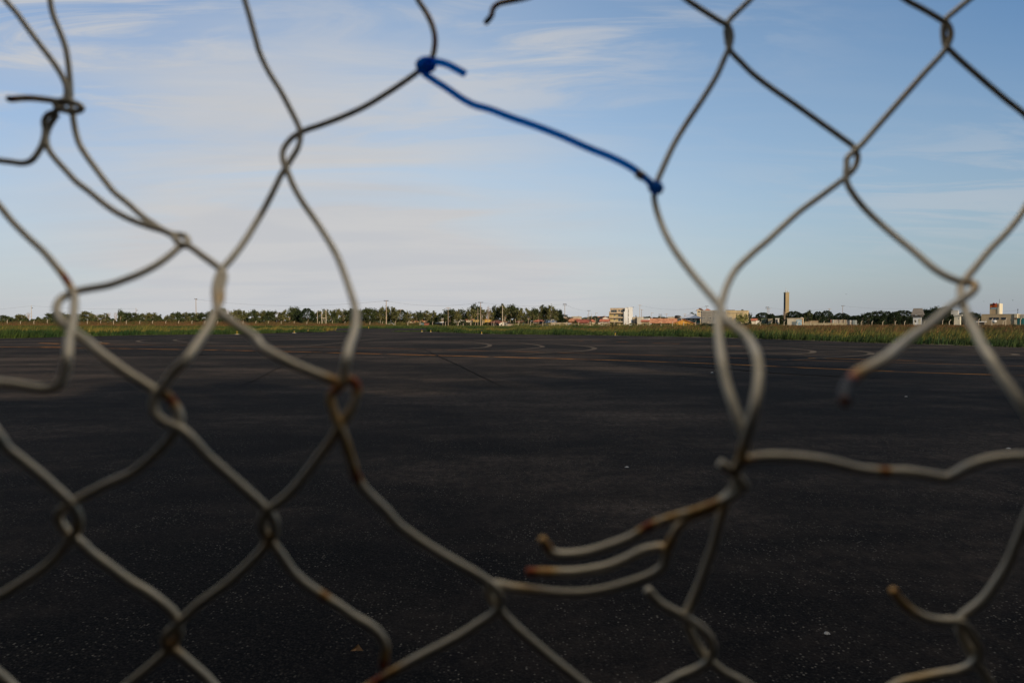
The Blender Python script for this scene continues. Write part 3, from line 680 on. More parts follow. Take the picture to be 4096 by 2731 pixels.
# cables
def cable(a, b, sag, label, off=(0, 0, 0)):
    A = pole_world.get(a, a) if isinstance(a, tuple) and len(a) == 2 else Vector(a)
    B = pole_world.get(b, b) if isinstance(b, tuple) and len(b) == 2 else Vector(b)
    pts = [A.lerp(B, t / 14) - Vector((0, 0, sag * 4 * (t/14) * (1 - t/14) + 0.3)) for t in range(15)]
    m = MB(); m.tube(pts, 0.030, 4, False); o = m.build("power_cable", M_cable); setp(o, label, "cable", "cables strung between poles")
cable((2,1228), (4,40), 2.6, "sagging cable from the double arm pole to the tall pole at the taxiway")
cable((4,40), (4,1748), 1.6, "sagging cable between the two tall insulator poles over the trees")
cable((4,1748), (5,955), 1.2, "cable running right to the tall pole with two stacked crossarms")
cable((5,955), (5,1390), 1.0, "cable descending from the tall stacked crossarm pole towards the balcony building")
cable((5,2312), (6,1207), 2.2, "long sagging cable over the orange gabled barn")
cable((6,2303), (7,1115), 1.4, "cable passing in front of the tall tower")
cable((7,1352), (8,778), 1.5, "cable above the dark round trees at the right")
cable((1,565), (2,145), 0.9, "low cable between the two lamp poles at the left")
cable((8,155), (8,2240), 1.2, "cable crossing in front of the tan store tower")
cable(tuple(at(-200, SY(445), 290)), (1,565), 0.4, "low cable reaching the leftmost lamp pole from the left")

# ------------------------------------------------------------------ buildings
def W2(s, u, Y): return (SX(s, u) - 2048) / FPX * Y
def ZV(v, Y): return EYE + (HOR - SY(v)) / FPX * Y * 1.0
def building(name, label, cat, s, u0, u1, veave, Y, wall, dep=7.0, rot=0.0, roof='flat', vridge=None, roofmat=None, wins=(), over=0.35, group=None, base=0.0, doors=(), parapet=None):
    x0 = W2(s, u0, Y); x1 = W2(s, u1, Y); w = x1 - x0; h = ZV(veave, Y)
    azb = math.atan((x0 + x1) / 2 / Y); w *= math.cos(azb)
    e = empty(name, (x0, Y, 0), R(rot) - azb); setp(e, label, cat, group)
    wm = paint(wall)
    m = MB(); m.box(0, 0, -0.2, w, dep, h)
    hr = ZV(vridge, Y) if vridge is not None else h + 1
    if roof == 'gabley': m.prism([(0, h), (w, h), (w / 2, hr - .05)], 0.0, dep)
    if roof == 'gablex': m.prismx([(0, h), (dep, h), (dep / 2, hr - .05)], 0, w)
    m.build("wall", wm, e)
    o = over; t = 0.16
    if roof == 'flat':
        m = MB(); m.box(-.12, -.12, h + .003, w + .12, dep + .12, h + .22); m.build("roof", roofmat or wm, e)
    elif roof == 'gabley':
        m = MB(); sl = (hr - h) / (w / 2)
        m.prism([(-o, h - o*sl + .02), (w/2, hr + .02), (w + o, h - o*sl + .02), (w + o, h - o*sl + t), (w/2, hr + t), (-o, h - o*sl + t)], -o, dep + o); m.build("roof", roofmat, e)
    elif roof == 'gablex':
        m = MB(); sl = (hr - h) / (dep / 2)
        m.prismx([(-o, h - o*sl + .02), (dep/2, hr + .02), (dep + o, h - o*sl + .02), (dep + o, h - o*sl + t), (dep/2, hr + t), (-o, h - o*sl + t)], -o, w + o); m.build("roof", roofmat, e)
    elif roof == 'hip':
        k = min(w, dep) / 2 * 0.95
        m = MB(); m.poly([(-o, -o, h), (w + o, -o, h), (w + o, dep + o, h), (-o, dep + o, h), (k, dep / 2, hr), (w - k, dep / 2, hr),
                          (-o, -o, h - .12), (w + o, -o, h - .12), (w + o, dep + o, h - .12), (-o, dep + o, h - .12)],
                         [(0, 1, 5, 4), (1, 2, 5), (2, 3, 4, 5), (3, 0, 4), (0, 6, 7, 1), (1, 7, 8, 2), (2, 8, 9, 3), (3, 9, 6, 0), (6, 9, 8, 7)]); m.build("roof", roofmat, e)
    elif roof == 'shed':
        m = MB(); m.poly([(-o, -o, h + .01), (w + o, -o, h + .01), (w + o, dep + o, hr), (-o, dep + o, hr), (-o, -o, h + .15), (w + o, -o, h + .15), (w + o, dep + o, hr + .15), (-o, dep + o, hr + .15)],
                         [(0, 3, 2, 1), (4, 5, 6, 7), (0, 1, 5, 4), (1, 2, 6, 5), (2, 3, 7, 6), (3, 0, 4, 7)]); m.build("roof", roofmat, e)
    for q in wins:
        a, z0, b, z1 = q[:4]; xx0, xx1 = w * a, w * b; zz0, zz1 = h * z0, h * z1
        m = MB(); fr = 0.07
        m.box(xx0 - fr, -.05, zz0 - fr, xx1 + fr, -.002, zz0); m.box(xx0 - fr, -.05, zz1, xx1 + fr, -.002, zz1 + fr)
        m.box(xx0 - fr, -.05, zz0, xx0, -.002, zz1); m.box(xx1, -.05, zz0, xx1 + fr, -.002, zz1)
        f = m.build("window", M_frame, e); m = MB(); m.box(xx0, -.02, zz0, xx1, -.004, zz1); m.build("pane", M_glass, f)
    for (a, b, z1, c) in doors:
        m = MB(); m.box(w * a, -.03, 0.02, w * b, -.003, z1); m.build("door", paint(c), e)
    return e, w, h
CREAM = (0.55, 0.44, 0.28); WHITE = (0.72, 0.68, 0.60); TAN = (0.50, 0.38, 0.22); GREYW = (0.32, 0.29, 0.24); YEL = (0.60, 0.36, 0.08); ORG = (0.50, 0.24, 0.07); BRICK = (0.34, 0.16, 0.09); PINK = (0.50, 0.30, 0.22); DK = (0.10, 0.09, 0.08)
H = "house"
B = building
B("brick_ruin", "pale unfinished block wall among weeds beside the tallest left pole", "ruin", 2, 1055, 1200, 622, 318, CREAM, 4, 8, wins=((.2,.5,.4,.85),(.6,.5,.75,.8)))
B("house", "low house with a grey roof half hidden between two trees at the left", H, 2, 560, 680, 605, 350, PINK, 7, 0, 'gablex', 580, M_tileG)
B("house", "small low red roofed house left of the plain pole", H, 2, 790, 890, 665, 330, BRICK, 6, 0, 'gablex', 648, M_tileR)
B("house", "small white house with steep red gable left of the joined poles", H, 3, 800, 865, 600, 345, WHITE, 6, -6, 'gabley', 545, M_tileR, wins=((.3,.4,.6,.75),))
B("garden_wall", "low white yard wall beside the small red gabled house", "wall", 3, 860, 968, 625, 335, WHITE, .3, 0)
B("house", "orange tile roofed low house deep behind the left tall grass", H, 3, 398, 462, 622, 345, TAN, 6, 0, 'gablex', 606, M_tileO)
B("house", "tan house with a brown gable right of the joined poles", H, 3, 1475, 1585, 598, 345, TAN, 8, -10, 'gabley', 568, M_tileO, wins=((.15,.5,.4,.8),))
B("garden_wall", "pale yard wall between the joined poles and the tan gable house", "wall", 3, 1375, 1475, 602, 350, CREAM, .3, 0)
B("low_wall", "low tan block wall left of the parked white car", "wall", 3, 2098, 2302, 668, 290, (0.50, 0.40, 0.30), .25, 0)
B("shed", "dark red low shed roof behind the tan block wall by the car", "shed", 3, 2080, 2230, 668, 305, DK, 3, 0, 'shed', 655, M_tileD)
B("house", "cream gable house right of the big dark bushy tree", H, 4, 402, 505, 612, 330, CREAM, 8, -6, 'gabley', 586, M_tileD, wins=((.55,.45,.75,.7),), doors=((.2,.35,2.0,(0.2,.13,.08)),))
B("house", "orange tiled house behind the cream gable house", H, 4, 448, 560, 590, 360, PINK, 7, 0, 'gablex', 562, M_tileO)
B("house", "yellow walled house behind two thin poles", H, 4, 560, 700, 612, 345, YEL, 7, -6, 'gablex', 575, M_tileO, wins=((.1,.4,.3,.75),(.6,.4,.8,.75)))
B("house", "peach house with a flat front right of the yellow walled house", H, 4, 700, 755, 600, 350, PINK, 6, -8, 'flat', wins=((.3,.4,.6,.7),))
B("kiosk", "blue grey boarded kiosk with dark openings at the street", "kiosk", 4, 625, 728, 650, 300, (0.13, 0.21, 0.24), 3, 0, 'flat', wins=((.1,.35,.2,.85),(.4,.35,.5,.85)))
B("low_wall", "low brick red wall right of the blue grey kiosk", "wall", 4, 728, 818, 652, 300, (0.25, 0.09, 0.06), .25, 0)
B("house", "long white house with a thin orange roof above the dark hedge", H, 4, 758, 888, 572, 385, WHITE, 7, -5, 'gablex', 556, M_tileR)
B("white_hall", "large plain white hall wall between the trees left of a crossarm pole", "building", 4, 965, 1132, 562, 352, (0.78, 0.77, 0.76), 10, -4, 'flat')
B("market_stall", "row of low stalls with dark awnings below the plain white hall", "stall", 4, 945, 1150, 655, 318, (0.30, 0.17, 0.10), 3, 0, 'shed', 640, M_darkmetal, wins=((.45,.2,.62,.8),(.75,.25,.95,.75)), over=.5)
B("house", "pale two level house behind the airy trees right of a crossarm pole", H, 4, 1255, 1420, 572, 350, (0.62, 0.58, 0.50), 8, -8, 'flat', wins=((.2,.62,.3,.8),(.5,.6,.62,.8),(.75,.6,.85,.8),(.3,.2,.42,.45)))
B("house", "beige house behind thin trunks right of the pale two level house", H, 4, 1485, 1605, 590, 352, (0.55, 0.46, 0.34), 8, -6, 'gablex', 572, M_tileO, wins=((.3,.4,.45,.7),))
B("house", "small ochre house with dark carport left of the tall insulator pole", H, 4, 1610, 1720, 592, 345, (0.42, 0.29, 0.10), 8, 0, 'flat', wins=((.3,.05,.75,.6),))
B("house", "bright yellow house with a white side right of the tall insulator pole", H, 4, 1785, 1842, 578, 345, YEL, 9, -22, 'gablex', 565, M_tileO, wins=((.3,.5,.6,.8),))
B("house", "low house with a broad red hip roof and dark porch", H, 4, 1918, 2145, 636, 325, (0.20, 0.13, 0.09), 12, -4, 'hip', 582, M_tileR, wins=((.1,.1,.35,.7),(.45,.1,.7,.7)), over=.6)
B("house", "white fronted house with a low red gable right of the hip roof", H, 4, 2085, 2262, 646, 312, WHITE, 8, -4, 'gabley', 612, M_tileR, wins=((.15,.2,.3,.6),(.6,.2,.75,.6)), over=.5)
B("low_wall", "low dusty wall at the left foot of the tall airy trees", "wall", 4, 2232, 2420, 668, 300, (0.42, 0.33, 0.24), .25, 0)
B("low_wall", "long beige yard wall under the tall airy trees", "wall", 5, 705, 1010, 642, 310, (0.46, 0.37, 0.27), .25, 0)
B("house", "orange roofed cottage under the airy trees with a yellow side", H, 5, 88, 180, 632, 322, (0.62, 0.5, 0.2), 6, -14, 'gablex', 600, M_tileO, wins=((.3,.3,.5,.7),))
B("house", "small pale yellow house at the foot of a leaning white trunk", H, 5, 182, 248, 640, 318, (0.68, 0.6, 0.32), 5, 0, 'gabley', 610, M_tileO)
B("house", "long red roofed house behind the trunks of the airy trees", H, 5, 375, 612, 612, 330, (0.20, 0.16, 0.15), 11, 0, 'hip', 572, M_tileR, over=.6, wins=((.2,.1,.35,.6),(.5,.1,.65,.6)))
B("house", "flat white house right of the long red roof", H, 5, 590, 772, 586, 326, (0.75, 0.74, 0.73), 8, -3, 'flat', wins=((.12,.25,.2,.45),(.5,.3,.6,.5)))
B("carport", "grey sheet awning in front of the flat white house", "carport", 5, 665, 820, 634, 318, GREYW, 3, 0, 'shed', 608, M_slate)
B("house", "small white gable house beside the dark bushy tree", H, 5, 820, 862, 605, 330, WHITE, 6, -6, 'gabley', 568, M_slate)
B("house", "wide faded orange roof house behind the double arm pole", H, 5, 972, 1215, 610, 345, BRICK, 12, 0, 'gablex', 563, M_tileO, over=.5)
B("house", "beige upper storey block rising behind the faded orange roof", H, 5, 1080, 1222, 528, 392, (0.52, 0.44, 0.34), 9, -8, 'flat', wins=((.1,.8,.2,.93),))
B("house", "long low pinkish block left of the beige upper storey", H, 5, 930, 1085, 538, 396, (0.48, 0.38, 0.30), 9, -4, 'flat')
B("house", "dark red roofed house with a cream gable end at its right", H, 5, 1140, 1372, 632, 330, (0.30, 0.2, 0.14), 11, -10, 'gablex', 580, M_tileD, over=.5, wins=((.3,.3,.42,.6),(.6,.3,.7,.6)))
B("low_wall", "bright white low wall left of the bent post under the red roofs", "wall", 5, 1010, 1172, 652, 312, (0.78, 0.76, 0.74), .25, 0)
B("house", "cream walled house at the right end of the dark red roof", H, 5, 1372, 1440, 612, 335, CREAM, 8, -12, 'gabley', 580, M_tileR)
B("house", "brown two storey house with a flat roof right of the palm", H, 5, 1548, 1660, 528, 380, (0.40, 0.25, 0.15), 8, -5, 'flat', roofmat=M_tileR, wins=((.2,.6,.3,.75),(.6,.6,.72,.75)))
B("house", "white gable house directly left of the balcony building", H, 5, 1640, 1748, 552, 368, WHITE, 8, 0, 'gabley', 530, M_tileR)
B("house", "low red tiled house below the white gable house", H, 5, 1590, 1745, 612, 345, (0.35, 0.25, 0.2), 8, -5, 'gablex', 575, M_tileR)
B("low_wall", "rubble white yard wall left of the balcony building foot", "wall", 5, 1560, 1720, 642, 320, (0.55, 0.48, 0.40), .3, 0)
B("house", "plain beige block with a dark door right of the white stair tower", H, 5, 2182, 2300, 540, 372, (0.50, 0.42, 0.30), 8, -6, 'flat', doors=((.44,.56,5.5,(0.06,.05,.05)),))
B("house", "second beige block behind the pole right of the stair tower", H, 5, 2262, 2352, 540, 365, (0.58, 0.52, 0.42), 8, -6, 'flat')
B("house", "low orange roofed house left of the orange gabled barn", H, 6, 22, 158, 615, 340, (0.42, 0.33, 0.2), 9, -6, 'gablex', 588, M_tileR, over=.5, wins=((.35,.1,.8,.55),))
B("house", "small white flat block above the low orange roof", H, 6, 62, 152, 562, 380, (0.74, 0.73, 0.72), 8, -16, 'flat')
B("house", "long flat beige building with a dark water tank on its roof", H, 6, 500, 745, 536, 395, (0.54, 0.46, 0.34), 10, -5, 'flat', wins=((.15,.72,.3,.82),))
B("house", "small brown block left of the blue roofed building", H, 6, 798, 880, 512, 398, (0.40, 0.30, 0.2), 7, -4, 'flat')
# water tank on that roof
Y = 392; m = MB(); zt = ZV(526, Y); tx = W2(6, 695, Y); m.tube([(tx, Y + 2, zt - .9), (tx, Y + 2, zt), (tx, Y + 2, zt + .6), (tx, Y + 2, zt + .8)], [1.7, 1.7, 1.6, .5], 14)
setp(m.build("water_tank", M_darkmetal), "dark round water tank on the roof of the long flat beige building", "tank")
# blue-roofed building
e, w, h = B("building", "building with a large pale blue metal roof and a green band", "building", 6, 760, 1085, 552, 340, (0.60, 0.50, 0.36), 14, 0, 'hip', 470, M_slate, over=1.2, wins=((.3,.72,.42,.92),(.58,.72,.68,.92),(.80,.5,.98,.9)))
m = MB(); m.box(w * .45, -.10, ZV(632, 340), w + .1, -.06, ZV(606, 340)); m.build("green_band", paint((0.02, 0.20, 0.14)), e)
m = MB(); m.box(w * .12, -.12, ZV(590, 340), w * .28, -.07, ZV(556, 340)); m.build("blue_awning", paint((0.05, 0.12, 0.16)), e)
# barn
e, w, h = B("barn", "wide low barn with a rough orange tiled roof and yellow gable", "barn", 6, 205, 640, 636, 300, (0.10, 0.07, 0.05), 12, 0, 'gablex', 562, M_tileO, over=.8)
ga = MB(); wx0 = W2(6, 600, 299) - W2(6, 205, 300); wx1 = W2(6, 965, 299) - W2(6, 205, 300); hz0 = ZV(646, 299); hz1 = ZV(583, 299)
ga.prism([(wx0, .1), (wx1, .1), (wx1, hz0), ((wx0 + wx1) / 2, hz1), (wx0, hz0)], -.8, 9); ga.build("gable_wall", paint((0.62, 0.30, 0.05), 1.5), e)
ga = MB(); mid = (wx0 + wx1) / 2; ga.prism([(wx0 - .8, hz0 - .30), (mid, hz1 + .03), (wx1 + .8, hz0 - .30), (wx1 + .8, hz0 - .08), (mid, hz1 + .32), (wx0 - .8, hz0 - .08)], -1.3, 10); ga.build("gable_roof", M_tileO, e)
B("house", "upper house with a low red hip roof above the grey concrete building", H, 6, 1028, 1140, 408, 372, (0.62, 0.52, 0.36), 10, 0, 'gabley', 378, M_tileR, over=.7, wins=((.15,.86,.5,.93),(.6,.86,.85,.93)))
B("house", "red roofed rear wing right of the upper house on the grey building", H, 6, 1140, 1300, 428, 376, (0.5, 0.3, 0.2), 10, 0, 'hip', 380, M_tileR, over=.5)
e, w, h = B("concrete_building", "large unpainted grey concrete building with a row of windows", "building", 6, 1112, 1545, 448, 330, (0.23, 0.215, 0.19), 16, 2, 'flat', wins=((.03,.50,.065,.63),(.08,.50,.125,.63),(.19,.5,.21,.62),(.29,.5,.33,.64),(.345,.5,.39,.64),(.48,.42,.52,.65),(.53,.42,.58,.65),(.60,.42,.64,.65),(.42,.02,.66,.20)))
m = MB(); m.box(w * .03, .3, h + .25, w * .68, 1.2, h + 1.0); m.build("parapet", paint((0.30, 0.28, 0.25)), e)
e, w, h = B("building", "large pale yellow building with climbing plants on its front", "building", 6, 1545, 1942, 425, 328, (0.60, 0.47, 0.27), 16, -3, 'flat', wins=((.07,.47,.12,.58),(.17,.47,.20,.58),(.21,.47,.24,.58),(.25,.47,.28,.58)))
m = MB(); m.box(.1, -.35, h - 1.0, w * .8, -.003, h - .8); m.build("ledge", paint((0.50, 0.40, 0.26)), e)
m = MB(); m.box(w * 0.0, .2, h + .24, w * .42, 1.4, h + .55); m.build("parapet", paint((0.22, 0.20, 0.18)), e)
B("house", "red roofed white cottage right of the pale yellow building", H, 6, 2010, 2098, 598, 340, WHITE, 7, -6, 'gablex', 565, M_tileR)
B("container", "dull green container beneath the first round dark tree", "container", 6, 2192, 2272, 568, 320, (0.16, 0.20, 0.13), 4, 0)
B("garden_wall", "small white gateway left of the dull green container", "gate", 6, 2124, 2158, 606, 300, WHITE, .4, 0, doors=((.25,.8,1.6,(0.04,.03,.03)),))
B("house", "white shed end right of the dull green container", "shed", 6, 2275, 2352, 568, 318, WHITE, 4, -5)
B("house", "small tan block behind the two poles left of the tower", "house", 7, 0, 66, 572, 305, (0.45, 0.36, 0.24), 5, -6, 'flat')
B("house", "small white arched gate house left of the tower foot", "gate house", 7, 132, 182, 562, 300, WHITE, 4, -6, 'flat', doors=((.1,.85,2.9,(0.03,.03,.03)),))
# graffiti wall building with painted panel
e, w, h = B("workshop", "low white workshop with a light blue mural and an orange edge", "building", 7, 346, 625, 562, 292, (0.62, 0.55, 0.42), 6, -4, 'flat', roofmat=paint((0.62, 0.50, 0.34)))
m = MB(); m.box(w * .60, -.04, .05, w * .95, -.005, h * .86); mu = m.build("mural", paint((0.55, 0.68, 0.74)), e)
m = MB()
mc = w * .78
m.tube([(mc + 1.0 * math.cos(a), -.05, h * .55 + .9 * math.sin(a)) for a in np.linspace(0.5, 5.6, 18)], .09, 5); m.tube([(mc - .6, -.05, h * .30), (mc, -.05, h * .5), (mc + .6, -.05, h * .28)], .08, 5)
m.build("painted_figure", paint((0.16, 0.36, 0.50)), mu)
m = MB(); m.box(w * .96, -.08, 0, w * 1.01, -.042, h + .1); m.build("orange_edge", paint(ORG), e)
m = MB(); m.box(w * .30, -.05, .05, w * .59, -.006, h * .60); m.build("grey_gate", paint((0.20, 0.23, 0.23)), e)
m = MB(); m.box(w * .86, .5, h + .23, w * 1.0, 1.5, h + .55); m.build("roof_block", paint(WHITE), e)
B("low_wall", "low tan wall right of the mural workshop", "wall", 7, 628, 900, 606, 300, (0.42, 0.32, 0.2), .3, 0, wins=())
B("low_wall", "long pale kerb wall under the round dark trees", "wall", 7, 640, 1420, 652, 262, (0.50, 0.42, 0.27), .25, 0)
# corrugated yard hoarding, panel by panel
hd = empty("sheet_metal_hoarding", (W2(7, 1128, 270), 270, 0)); setp(hd, "rusty patched sheet metal hoarding under the round dark trees", "hoarding")
uu = 1128; pc = [(0.28,.13,.10),(0.10,.1,.1),(0.46,.46,.42),(0.44,.36,.28),(0.46,.42,.36),(0.40,.36,.30),(0.40,.33,.26),(0.08,.07,.07),(0.46,.41,.34),(0.42,.34,.26),(0.40,.33,.24),(0.12,.08,.06),(0.46,.44,.34),(0.36,.26,.18),(0.30,.26,.22)]
for i, c in enumerate(pc):
    du = 20; x0 = W2(7, uu, 270) - hd.location.x; x1 = W2(7, uu + du, 270) - hd.location.x
    m = MB(); n = 6
    m.box(x0 + .01, 0, 0, x1 - .01, .04, ZV(582, 270) + random.uniform(-.1, .08)); 
    for k in range(n): xx = x0 + (k + .5) * (x1 - x0) / n; m.box(xx - .025, -.03, .02, xx + .025, -.001, ZV(584, 270) - .1)
    m.build("sheet_panel", paint(c), hd); uu += du
hd = empty("metal_gate", (W2(7, 1430, 272), 272, 0)); setp(hd, "bluish slatted metal gate right of the rusty sheet hoarding", "gate")
for i, (ua, ub, c) in enumerate(((1432, 1475, (0.05,.06,.07)), (1478, 1503, (0.45,.43,.42)), (1506, 1530, (0.06,.07,.08)), (1532, 1568, (0.20,.24,.25)), (1570, 1606, (0.30,.32,.31)))):
    x0 = W2(7, ua, 272) - hd.location.x; x1 = W2(7, ub, 272) - hd.location.x; zt = ZV(590, 272)
    m = MB(); m.box(x0, 0, .1, x1, .05, zt)
    for k in range(5): zz = .4 + k * (zt - .6) / 5; m.box(x0, -.03, zz, x1, -.001, zz + .07)
    m.build("gate_leaf", paint(c), hd)

# 3-storey building with balconies ------------------------------------------------
Y = 372; K = Y / FPX
def bx(zx): return ((2400 + zx / 11.76) - (2400 + 425 / 11.76)) * K * math.cos(0.155)
def bz(zy): return EYE + (HOR - (1200 + zy / 11.76)) * K
ox = (2400 + 425 / 11.76 - 2048) * K
e = empty("apartment_building", (ox, Y, 0), R(-3) - .155); setp(e, "three storey beige building with balconies and a tall white stair tower", "building")
WALLB = paint((0.50, 0.40, 0.20), 0.8); WB2 = paint((0.52, 0.40, 0.27), .8)
m = MB(); m.box(bx(440), 1.2, -.2, bx(1150), 11, bz(640)); m.build("wall", WALLB, e)
m = MB(); m.box(bx(465), 1.6, bz(640), bx(1170), 11, bz(385)); m.build("upper_wall", WB2, e)
m = MB(); m.box(bx(455), 1.4, bz(385), bx(1172), 11.2, bz(376)); m.build("roof", WB2, e)
for i, (z0, z1) in enumerate(((640, 585), (846, 795), (1050, 1000))):
    m = MB(); m.box(bx(425), 0, bz(z0), bx(1150), 1.19, bz(z0) + .16); m.box(bx(425), 0, bz(z0) + .16, bx(1150), .12, bz(z1)); m.build("balcony", WB2, e)
m = MB(); m.box(bx(422), 0.0, 0, bx(436), 11, bz(545)); m.build("side_fin", WALLB, e)
def pane(x0, z0, x1, z1, y, bars=2):
    m = MB(); fr = .06; a, b, c, d = bx(x0), bz(z1), bx(x1), bz(z0)
    m.box(a - fr, y - .05, b - fr, c + fr, y - .002, b); m.box(a - fr, y - .05, d, c + fr, y - .002, d + fr); m.box(a - fr, y - .05, b, a, y - .002, d); m.box(c, y - .05, b, c + fr, y - .002, d)
    for k in range(1, bars): xx = a + (c - a) * k / bars; m.box(xx - .03, y - .04, b, xx + .03, y - .02, d)
    f = m.build("window", M_frame, e); m = MB(); m.box(a, y - .018, b, c, y - .003, d); m.build("pane", M_glass, f)
pane(510, 462, 775, 575, 1.6, 3); pane(850, 462, 945, 525, 1.6); pane(1055, 462, 1150, 572, 1.6)
for q in ((645, 672, 718, 735), (855, 665, 945, 780), (1045, 665, 1112, 778), (640, 870, 718, 938), (855, 868, 945, 1000), (1045, 868, 1112, 1000)): pane(*q, 1.2)
m = MB(); m.box(bx(1118), -.6, -.2, bx(1325), 12, bz(545)); m.box(bx(1165), -.6, bz(545), bx(1325), 12, bz(378)); m.box(bx(1325), -.8, -.2, bx(1500), 12, bz(340)); st = m.build("stair_tower", paint((0.80, 0.79, 0.77), .4), e)
for z0, z1 in ((465, 600), (645, 770), (845, 960), (980, 1060)):
    m = MB(); m.box(bx(1330), -.86, bz(z1), bx(1352), -.803, bz(z0)); m.build("grille_window", paint((0.42, 0.38, 0.3)), st)
m = MB(); m.box(bx(1190), 2, bz(378) + .002, bx(1310), 6, bz(345)); m.build("roof_tank", paint((0.5, 0.47, 0.42)), e)

# tall tower -------------------------------------------------------------------
Y = 610; K = Y / FPX; x0 = (3080 + 498 / 9.22 - 2048) * K; w1 = 68 / 9.22 * K * .93; w2 = 122 / 9.22 * K * .93; ht = EYE + (HOR - (1150 + 186 / 9.22)) * K
# two visible faces: turn the square tower so the right face catches the sun
e = empty("concrete_tower", (x0 + w1, Y, 0), -math.atan(x0 / Y)); setp(e, "tall plain tan concrete tower with a shade-coloured left face and antennas on top", "tower")
th = R(22)                               # front-right face normal swung to the right
az0 = math.atan2(x0, Y)
fr = (w2 / math.cos(R(24))); sd_ = w1 / math.sin(R(42))
def tw(a, b): # corner-based frame: corner at origin, right face along a, left face along b
    ca = math.cos(R(8)); sa = math.sin(R(8)); return (a * ca - b * math.sin(R(52)), a * sa + b * math.cos(R(52)))
A = fr; Bd = w1 / math.sin(R(52))
Bd = w1 / (math.sin(R(52)) - 0.0)
c0 = tw(0, 0); c1 = tw(A, 0); c2 = tw(A, Bd); c3 = tw(0, Bd)
m = MB(); m.poly([(*c, -.2) for c in (c0, c1, c2, c3)] + [(*c, ht) for c in (c0, c1, c2, c3)], [(0, 1, 5, 4), (1, 2, 6, 5), (2, 3, 7, 6), (4, 5, 6, 7), (0, 3, 2, 1)]); m.build("wall", paint((0.46, 0.35, 0.19), .15), e)
m = MB(); m.poly([(*c3, -.2), (*c0, -.2), (*c0, ht), (*c3, ht)], [(0, 1, 2, 3)]); m.build("shaded_face", noise_mat("painted_shade_blue_grey", (0.05, 0.07, 0.085), (0.035, 0.05, 0.06), .3, .7), e)  # shade of the left face painted as a dark blue-grey colour
hc = 44 / 9.22 * K
m = MB(); gp = 0.12
m.poly([(c[0] * 1.02 + q[0], c[1] * 1.02 + q[1], z) for z in (ht - hc, ht + .3) for c, q in ((c0, (0, -gp)), (c1, (gp, -gp * .5)), (c2, (0, gp)), (c3, (-gp, 0)))], [(0, 1, 5, 4), (1, 2, 6, 5), (2, 3, 7, 6), (3, 0, 4, 7), (4, 5, 6, 7)])
m.build("crown_band", paint((0.46, 0.38, 0.24), .3), e)
for i, (q, hh, rr) in enumerate((((.22, .3), 4.6, .10), ((.30, .5), 2.6, .08), ((.85, .5), 1.9, .08), ((.6, .4), 1.2, .06))):
    p = tw(A * q[0], Bd * q[1]); m = MB(); m.tube([(p[0], p[1], ht + .2), (p[0], p[1], ht + hh)], rr, 6)
    if i in (1, 2): m.tube([(p[0] - .5, p[1], ht + hh * .6), (p[0], p[1] - .05, ht + hh * .6), (p[0] + .5, p[1], ht + hh * .6)], [.55, .6, .2], 10)
    m.build("antenna", paint((0.6, 0.6, 0.6)), e)

# right: white house, pillar, tank tower, orange kiosk, store --------------------------
e, w, h = B("house", "white two storey house with a grey double roof between dark round trees", H, 8, 342, 500, 530, 300, (0.66, 0.68, 0.70), 8, 0, 'shed', 508, M_tileG, over=.6, wins=((.14,.40,.36,.66),(.60,.45,.85,.72)))
m = MB(); m.box(-.3, .8, h + .9, w + .6, 7, ZV(492, 300)); m.build("upper_wall", paint((0.6, 0.52, 0.38)), e)
m = MB(); z = ZV(492, 300); m.poly([(-.8, .2, z), (w + 1, .2, z), (w + .2, 7, z + 2.9), (0, 7, z + 2.9), (-.8, .2, z - .15), (w + 1, .2, z - .15), (w + .2, 7, z + 2.7), (0, 7, z + 2.7)], [(0,1,2,3),(4,7,6,5),(0,4,5,1),(1,5,6,2),(2,6,7,3),(3,7,4,0)]); m.build("upper_roof", M_tileG, e)
e, w, h = B("sign_pillar", "pale sign pillar in front of the white two storey house", "pillar", 8, 440, 480, 578, 262, (0.66, 0.60, 0.46), .6, -6)
e, w, h = B("tank_tower", "white water tower block with a larger box on top", "tower", 8, 1085, 1190, 522, 300, (0.70, 0.66, 0.52), 6, -4, 'flat', wins=((.72,.7,.82,.85),))
m = MB(); m.box(-.3, -.4, h + .23, w + .7, 6, ZV(492, 300)); m.build("balcony_band", paint((0.66, 0.62, 0.52)), e)
m = MB(); m.box(-1.3, .6, ZV(486, 300), w * .62, 5, ZV(410, 300)); m.build("upper_box", paint((0.58, 0.57, 0.52)), e)
m = MB(); m.tube([(0, 2, ZV(486, 300)), (0, 2, ZV(492, 300) - .1)], .4, 6); m.build("neck", paint(DK), e)
e, w, h = B("kiosk", "small orange kiosk with a green striped panel left of the tan store", "kiosk", 8, 1372, 1490, 556, 268, (0.42, 0.24, 0.10), 4, -5, 'flat')
m = MB(); m.box(w * .45, -.05, h * .25, w * .97, -.004, h * .75); pn = m.build("panel", paint((0.45, 0.42, 0.28)), e)
m = MB(); m.box(w * .5, -.07, h * .50, w * .93, -.052, h * .60); m.box(w * .5, -.07, h * .30, w * .93, -.052, h * .40); m.build("stripe", paint((0.05, 0.11, 0.07)), pn)
